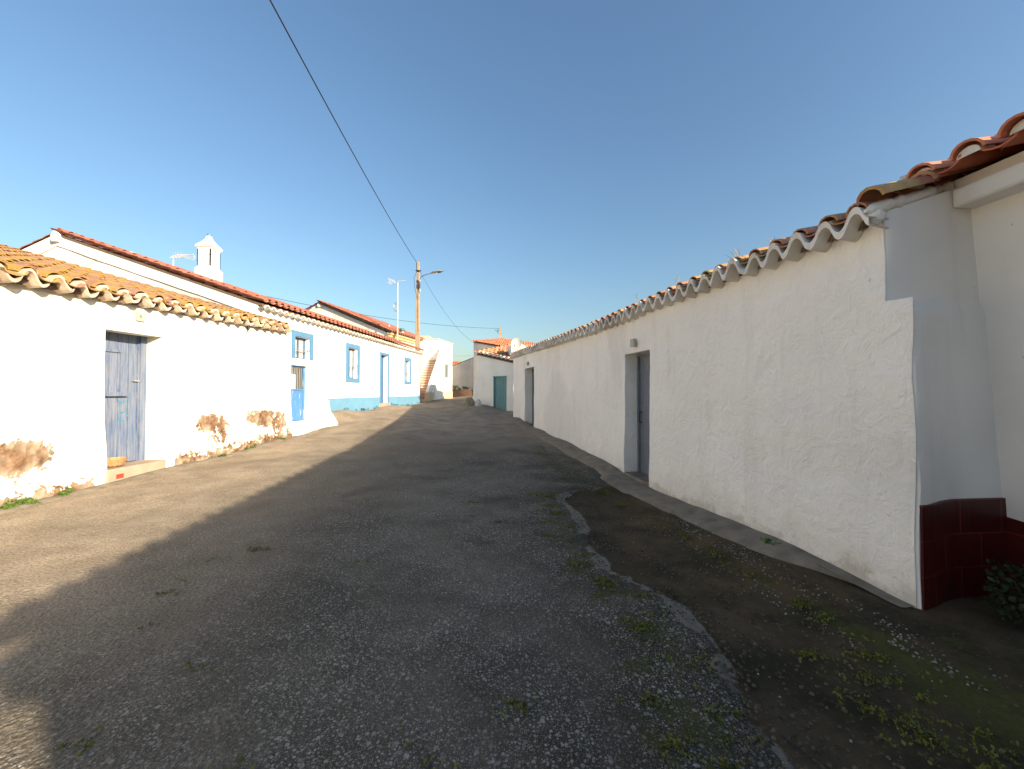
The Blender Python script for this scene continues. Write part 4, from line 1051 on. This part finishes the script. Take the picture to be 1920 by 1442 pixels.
# planter wall with plants
pA, pB = W(846, 741, 31.5), W(884, 743, 29.6)
gzp = G(-3.6, 30.5); mb = MB(); fp = Fr((pA.x-.4, 31.9), (pB.x, 29.9), 1)
if fp.n.y > 0: fp.n = -fp.n
facade(mb, fp, gzp-.3, gzp+.52, (), .3, 0, .03, seed=95); facade(mb, Fr((pA.x-.3, 32.2), (pB.x+.1, 30.2), 1), gzp-.3, gzp+.52, (), .5, 0, .02, seed=96)
mb.quad(fp(0,0,gzp+.5), fp(fp.L,0,gzp+.5), fp(fp.L,-.32,gzp+.5), fp(0,-.32,gzp+.5))
tag(mb.build('planter_wall', m_plain('pink_render', (.42,.27,.20), .9, .3), None), 'low pinkish garden wall at the street end below the grey wall', 'garden wall')

# ================================================================== PLANTS
def leaves(mb, c, r, h, n, size, up=.5):
    for _ in range(n):
        a = random.uniform(0, 6.283); q = r*math.sqrt(random.random()); p = Vector(c)+Vector((q*math.cos(a), q*math.sin(a), random.uniform(0, h)))
        d = Vector((random.uniform(-1,1), random.uniform(-1,1), random.uniform(-.2, up+.6))).normalized(); s = d.cross(Vector((random.uniform(-1,1), random.uniform(-1,1), .3))).normalized()
        l = size*random.uniform(.6, 1.4); w = l*.32
        mb.quad(p, p+d*l*.5+s*w, p+d*l, p+d*l*.5-s*w, rnd=random.random())
def blades(mb, c, r, n, h):
    for _ in range(n):
        a = random.uniform(0, 6.283); q = r*random.random(); p = Vector(c)+Vector((q*math.cos(a), q*math.sin(a), -.01))
        l = h*random.uniform(.5, 1.3); d = Vector((random.uniform(-.5,.5), random.uniform(-.5,.5), 1)).normalized(); s = Vector((math.cos(a*3), math.sin(a*3), 0))*.004
        mb.quad(p-s, p+s, p+d*l+Vector((d.x, d.y, -.1))*l*.4, rnd=random.random())
random.seed(5)
def wallweeds(y0, y1, n, label, name='weed_clump', sz=.045, hh=.09):
    mb = MB()
    for _ in range(n):
        y = random.uniform(y0, y1); x = XL(y)+random.uniform(.03, .20); 
        if nz(y*2.5, 1.0) < .02: continue
        c = (x, y, G(x, y)+.03); leaves(mb, c, .05, hh*random.uniform(.3, 1.1), 26, sz); blades(mb, c, .06, 26, .07)
    return tag(mb.build(name, 'leaf', None, smooth=0), label, 'weeds', None, 'stuff')
wallweeds(3.0, 5.2, 55, 'bright green weeds at the peeling wall foot left of the doorstep', sz=.028, hh=.07)
wallweeds(6.7, 9.3, 45, 'green weeds along the peeling wall foot right of the doorstep', sz=.024, hh=.035)
mb = MB()
for _ in range(26):
    y = random.uniform(12.8, 21); x = XB(y)+random.uniform(.03, .10); c = (x, y, G(x, y)); leaves(mb, c, .05, .08, 10, .04)
tag(mb.build('weed_clump', 'darkleaf', None, smooth=0), 'sparse tiny weeds along the sky blue painted base', 'weeds', None, 'stuff')
for (px, py, lab) in ((1443, 1022, 'single small green weed growing from the kerb strip under the long white wall'),):
    y = F*1.42/(py-HZ); mb = MB(); x = (px-960)/F*y; leaves(mb, (x, y, G(x, y)+.04), .06, .03, 40, .04, .2); tag(mb.build('weed', 'leaf', None, smooth=0), lab, 'weed')
# dark shrub at lower right
mb = MB()
for _ in range(8):
    c = Vector((3.20+random.uniform(-.10,.18), 2.32+random.uniform(-.15,.15), 0)); leaves(mb, (c.x, c.y, .02), .13, .32, 150, .035, .8)
for _ in range(8): mb.tube([(3.2, 2.35, -.02), (3.2+random.uniform(-.15,.15), 2.35+random.uniform(-.15,.1), .3)], .004, 4)
tag(mb.build('shrub', 'darkleaf', None, smooth=0), 'dark leafy shrub against the dark red tiled base', 'shrub')
# planter plants
for i, (px, s, lab) in enumerate(((851, .35, 'dark low bush at left end of the pinkish garden wall'), (862, .14, 'tiny dark plant midway on the pinkish garden wall'), (872, .26, 'round grey green plant on the right part of the pinkish garden wall'))):
    y = 31.1; x = (px-960)/F*y; mb = MB(); leaves(mb, (x, y, gzp+.45), s, s*1.1, int(400*s)+60, .09, .6)
    tag(mb.build('garden_plant', 'darkleaf', None, smooth=0), lab, 'plant')
# dry weeds on the right roof
def dryweed(px, py, h, n, lab, lean=0.0, spread=.4):
    fx = (px-960)/F; y = 3.23/(fx+.2014); y *= 1.02; p = Vector((fx*y, y, EYE+(HZ-py)/F*y)); mb = MB()
    for _ in range(n):
        d = Vector((random.uniform(-spread, spread)+lean, random.uniform(-spread, spread), 1)); q = p+Vector((random.uniform(-.02,.02), random.uniform(-.02,.02), -.03))
        pts = [q]; 
        for k_ in range(4): q = q+d.normalized()*h/4*random.uniform(.7, 1.1); d += Vector((random.uniform(-.3,.3), random.uniform(-.3,.3), 0)); pts.append(q)
        mb.tube(pts, .0028, 4, r2=.001, rnd=random.random())
        mb.tube([pts[2], pts[2]+Vector((random.uniform(-.06,.06), random.uniform(-.05,.05), .05))], .0016, 3)
    return tag(mb.build('dry_weed', 'dry', None), lab, 'dry weed')
dryweed(1388, 486, .19, 9, 'bare branching dry weed on the long roof, the largest of them', -.25, .6)
dryweed(1452, 455, .09, 6, 'short upright brown weed between eave tiles nearest the viewer', 0, .08)
dryweed(1270, 532, .20, 4, 'pair of thin crossing dry stalks midway along the long roof', .1, .5)
dryweed(1196, 556, .10, 4, 'tiny dry twig on the long roof, farthest of the roof weeds', -.3, .5)

# moss tufts and loose stones
random.seed(9); mb = MB()
clusters = [(random.uniform(-2.6,1.0), random.uniform(1.1,5.5)) for _ in range(30)]+[(bord(y)-random.uniform(.05,.45), y) for y in [random.uniform(1.4,5.5) for _ in range(70)]]+[(LW(y)-.62+random.uniform(-.12,.1), y) for y in [random.uniform(2.3,6) for _ in range(60)]]+[(random.uniform(1.6,2.9), random.uniform(1.5,2.3)) for _ in range(60)]
for (x, y) in clusters:
    for _ in range(random.choice((3,4,6,9,14,30))):
        q = Vector((x+random.gauss(0,.045), y+random.gauss(0,.022), 0)); q.z = G(q.x, q.y)-.002
        if bord(q.y) and q.x > bord(q.y)+.05: q.z -= .03
        leaves(mb, q, .012, .004, 4, .016, .5)
tag(mb.build('moss', 'moss', None, smooth=0), 'yellow green moss tufts scattered over the dark street surface', 'moss', None, 'stuff')
mb = MB()
def stone(x, y, s):
    z = G(x, y); b_ = bord(y)
    if b_ and b_+.1 < x < LW(y)-.6: z -= .04
    i = len(mb.v); rn = random.random(); a0 = random.uniform(0, 6.28); fl = random.uniform(.35, .7)
    for k_ in range(5): a = a0+k_*1.2566; mb.v.append(Vector((x+s*math.cos(a)*random.uniform(.7,1.1), y+s*math.sin(a)*random.uniform(.7,1.1), z-.001)))
    for k_ in range(5): a = a0+k_*1.2566+.3; mb.v.append(Vector((x+s*.6*math.cos(a), y+s*.6*math.sin(a), z+s*fl)))
    for k_ in range(5):
        j = (k_+1) % 5; mb.f.append((i+k_, i+j, i+5+j, i+5+k_)); mb.a.append(rn)
    mb.f.append(tuple(i+5+k_ for k_ in range(5))); mb.a.append(rn)
for _ in range(9000):
    y = .95+5.5*random.random()**1.9; x = random.uniform(-1.45*y-.2, min(1.45*y, 1.3 if y > 2.3 else 2.9)); 
    if x < XL(y)+.2: continue
    b_ = bord(y)
    if b_ and x > b_-.05 and random.random() < .9: continue
    if random.random() > .45+.9*nz(x*1.3, y*1.3, 8)+(.25 if x > -1.5 else -.2): continue
    stone(x, y, random.uniform(.0025, .0065)*(1+.05*y))
cl = MB()
for _ in range(5200):
    y = 1.35+4.2*random.random()**1.5; b_ = bord(y)
    if b_ is None: continue
    x = random.uniform(b_-.12, LW(y)-.38) if random.random() < .7 else b_+random.gauss(0, .10)
    if nz(x*2.5, y*2.5, 3)+random.uniform(-.4,.4) < 0: continue
    q = mb; mb = cl; stone(x, y, random.uniform(.003, .013)); mb = q
mb_keep = mb
tag(cl.build('soil_clods', m_leaf('soil_clod', (.035,.026,.015), (.13,.10,.065)), None, smooth=0), 'brown clods and grit lying on the bare soil beside the long white wall', 'soil', None, 'stuff')
for _ in range(2200):
    y = random.uniform(1.9, 4.6); x = LW(y)-.55+random.gauss(0, .16)+(.0)
    if nz(x*4, y*3, 5)+random.uniform(-.6,.6) > .12 and x < LW(y)-.3: stone(x, y, random.uniform(.003, .009))
tag(mb.build('gravel', 'pebble', None, smooth=0), 'pale loose chippings embedded all over the near street', 'gravel', None, 'stuff')

# boulder
mb = MB(); c = W(880, 757, 18.0); c.z = G(c.x, c.y)
for i, (dx, s, sz) in enumerate(((0,.33,.36),)):
    rows = []
    for a in range(9):
        ph = math.pi/2*a/8; rows.append([Vector((c.x+dx+s*math.cos(ph)*math.cos(b*math.pi/8)*(1+.25*nz(a, b*.8, 2)), c.y+s*math.cos(ph)*math.sin(b*math.pi/8)*(1+.2*nz(a, b, 5)), c.z-.08+(sz+.08)*math.sin(ph)*(1+.15*nz(a*.7, b*.5)))) for b in range(16)])
    mb.grid(rows, close=True)
tag(mb.build('boulder', 'rock', None, smooth=30), 'brown boulder on the street corner before the green door house', 'boulder')
mb = MB(); c2 = Vector((c.x+.42, c.y-.15, c.z)); rows = []
for a in range(7):
    ph = math.pi/2*a/6; rows.append([Vector((c2.x+.17*math.cos(ph)*math.cos(b*math.pi/6)*(1+.2*nz(a, b)), c2.y+.15*math.cos(ph)*math.sin(b*math.pi/6), c2.z-.05+.36*math.sin(ph))) for b in range(12)])
mb.grid(rows, close=True); tag(mb.build('painted_stone', 'mortar', None, smooth=30), 'smaller whitewashed stone right beside the brown boulder', 'stone')

# ================================================================== POLES AND CABLES
PB = Vector((-5.42, 22.0, G(-5.4, 22)))
lamp = empty('lamp_pole', PB, 'tall tan concrete utility pole carrying a street lamp behind the blue trimmed house', 'street lamp')
ptop = W(783, 490, 22.0)
mb = MB(); b0 = Vector((PB.x, 22.0, PB.z-.2)); tp = Vector((ptop.x, 22.0, ptop.z))
def rect_rows(b0, tp, w0, w1, d0, d1): return [[c+Vector((sx*w, sy*d, 0)) for sx, sy in ((-1,-1),(1,-1),(1,1),(-1,1))] for c, w, d in ((b0, w0, d0), (tp, w1, d1))]
rws = rect_rows(b0, tp, .16, .075, .12, .06); mb.grid(rws, close=True); mb.quad(*rws[1])
# recessed web lines
for sgn in (-.45, .45):
    mb.hexa([b0+Vector((sgn*.16-.012,-.123,0)), b0+Vector((sgn*.16+.012,-.123,0)), b0+Vector((sgn*.16+.012,-.10,0)), b0+Vector((sgn*.16-.012,-.10,0)), tp+Vector((sgn*.075-.008,-.063,-.8)), tp+Vector((sgn*.075+.008,-.063,-.8)), tp+Vector((sgn*.075+.008,-.05,-.8)), tp+Vector((sgn*.075-.008,-.05,-.8))])
mb.build('pole', 'pole', lamp, smooth=30, bevel=.008)
mb = MB(); a0 = W(786, 545, 21.9)
arm = [W(786.5, 547, 21.9), W(786.5, 524, 21.85), W(789, 518, 21.7), W(795, 514.5, 21.5), W(808, 511, 21.2)]
mb.tube(arm, .028, 7); mb.build('lamp_arm', 'curtain', lamp)
hd0, hd1 = W(808.5, 511, 21.2), W(831, 506.5, 20.7)
mb = MB(); dirn = (hd1-hd0); L_ = dirn.length; dn = dirn/L_; sd = dn.cross(Vector((0,0,1))).normalized(); up_ = sd.cross(dn)
rows = []
for t, w, h in ((0,.03,.04),(.06,.08,.08),(.25,.10,.085),(.6,.12,.075),(.85,.09,.05),(1.0,.02,.015)):
    c = hd0+dirn*t; rows.append([c+sd*w*math.cos(a*math.pi/6)+up_*h*(1 if math.sin(a*math.pi/6) > 0 else .45)*math.sin(a*math.pi/6) for a in range(12)])
mb.grid(rows, close=True); lh = mb.build('lamp_head', 'plate', lamp, smooth=60)
mb = MB(); c = hd0+dirn*.55-up_*.035; mb.hexa([c-dn*.2-sd*.07-up_*.012, c+dn*.2-sd*.07-up_*.012, c+dn*.2+sd*.07-up_*.012, c-dn*.2+sd*.07-up_*.012, c-dn*.2-sd*.07, c+dn*.2-sd*.07, c+dn*.2+sd*.07, c-dn*.2+sd*.07]); mb.build('lens', 'glass', lh)
mb = MB()
cl = W(783, 506, 21.9)
mb.tube([cl+Vector((-.14,0,.0)), cl+Vector((.17,-.02,-.02))], .035, 6); mb.tube([cl+Vector((-.09,-.05,.4)), cl+Vector((-.06,-.08,.1)), cl+Vector((-.02,-.1,-.1))], .02, 5)
mb.tube([cl+Vector((-.08,-.05,-.1)), cl+Vector((-.22,-.05,-.45)), cl+Vector((-.2,-.05,-.9)), cl+Vector((-.1,-.1,-1.3)), cl+Vector((0,-.1,-1.7))], .011, 4)
mb.tube([cl+Vector((.02,-.13,-.2)), cl+Vector((.0,-.14,-2)), cl+Vector((.03,-.15,-3.5))], .013, 4)
mb.build('clamp', 'wire', lamp)
def cable(name, A, B, sag, r, lab, mat='wire', n=40):
    A = Vector(A); B = Vector(B); mb = MB(); pts = []
    for i in range(n+1):
        t = i/n; p = A.lerp(B, t); p.z -= sag*4*t*(1-t); pts.append(p)
    mb.tube(pts, r, 6); return tag(mb.build(name, mat, None), lab, 'cable')
P1 = W(781, 492, 21.95); 
mb = MB(); Pm = W(505, 0, 6.5); Pe = Vector((-2.9, -9.0, 8.9))
pts = []
for i in range(61):
    t = i/60; y = lerp(P1.y, Pe.y, t)
    # quadratic through the three points
    def q3(a, b, c_): 
        y0, y1, y2 = P1.y, Pm.y, Pe.y
        return a*(y-y1)*(y-y2)/((y0-y1)*(y0-y2))+b*(y-y0)*(y-y2)/((y1-y0)*(y1-y2))+c_*(y-y0)*(y-y1)/((y2-y0)*(y2-y1))
    pts.append(Vector((q3(P1.x, Pm.x, Pe.x), y, q3(P1.z, Pm.z, Pe.z))))
mb.tube(pts, .013, 7); tag(mb.build('overhead_cable', 'wire', None), 'thick black overhead cable crossing the sky to the pole top', 'cable')
cable('overhead_cable', W(786, 508, 21.9), W(889, 643, 31.0), .55, .008, 'thin cable falling from the lamp pole to the tall gable house')
cable('overhead_cable', W(430, 540, 21), W(937, 615.5, 36), .5, .013, 'thin level cable running behind the roofs to the far pole')
cable('overhead_cable', W(846, 667, 24), W(961, 657, 17.3), .10, .009, 'pale slack cable running to the satellite dish block', 'wire_pale')
fpole = empty('far_pole', (W(938, 640, 36).x, 36, .9), 'distant thin dark pole with insulator bracket behind the red roofed tall house', 'utility pole')
a = W(938.5, 640, 36); mb = MB(); rws = rect_rows(Vector((a.x, 36, .7)), Vector((a.x, 36, W(938, 614, 36).z)), .13, .09, .1, .08); mb.grid(rws, close=True); mb.quad(*rws[1]); mb.build('pole', 'pole', fpole, smooth=0)
mb = MB(); p = W(934, 620, 35.9); mb.tube([p+Vector((-.35,0,.1)), p+Vector((-.05,0,-.05)), p+Vector((.12,0,0))], .02, 5); mb.tube([p+Vector((0,0,.2)), p+Vector((-.05,0,-.25))], .025, 5); mb.build('bracket', 'wire', fpole)

# ================================================================== LIGHT, SKY, CAMERA
SUN_EL = math.atan(.348); sdir = Vector((.78, -.62, 0)).normalized()
sv = Vector((sdir.x*math.cos(SUN_EL), sdir.y*math.cos(SUN_EL), math.sin(SUN_EL)))
sl = bpy.data.lights.new('sun', 'SUN'); sl.energy = 4.1; sl.angle = R(.55); sl.color = (1.0, .85, .61)
so = bpy.data.objects.new('sun', sl); COL.objects.link(so); so.rotation_euler = (-sv).to_track_quat('-Z', 'Y').to_euler(); so.location = (10, -10, 20)
w = bpy.data.worlds.new('World'); S.world = w; w.use_nodes = True
nt = w.node_tree; bg = nt.nodes['Background']; sk = nt.nodes.new('ShaderNodeTexSky'); sk.sky_type = 'NISHITA'; sk.sun_disc = False
sk.sun_elevation = SUN_EL; sk.sun_rotation = math.atan2(sdir.x, sdir.y); sk.altitude = 0; sk.air_density = 1.5; sk.dust_density = 1.6; sk.ozone_density = 4.6
nt.links.new(sk.outputs[0], bg.inputs[0]); bg.inputs[1].default_value = .073
cam = bpy.data.cameras.new('camera'); co = bpy.data.objects.new('camera', cam); COL.objects.link(co); S.camera = co
cam.sensor_width = 36; cam.lens = F/1920*36; cam.clip_end = 2000; cam.clip_start = .05
co.location = (0, 0, EYE); co.rotation_euler = (R(90)+math.atan((HZ-721)/F), 0, 0)
S.view_settings.view_transform = 'Standard'; S.view_settings.look = 'None'; S.view_settings.exposure = 1.50; S.view_settings.gamma = 1
S.cycles.max_bounces = 10; S.cycles.diffuse_bounces = 7
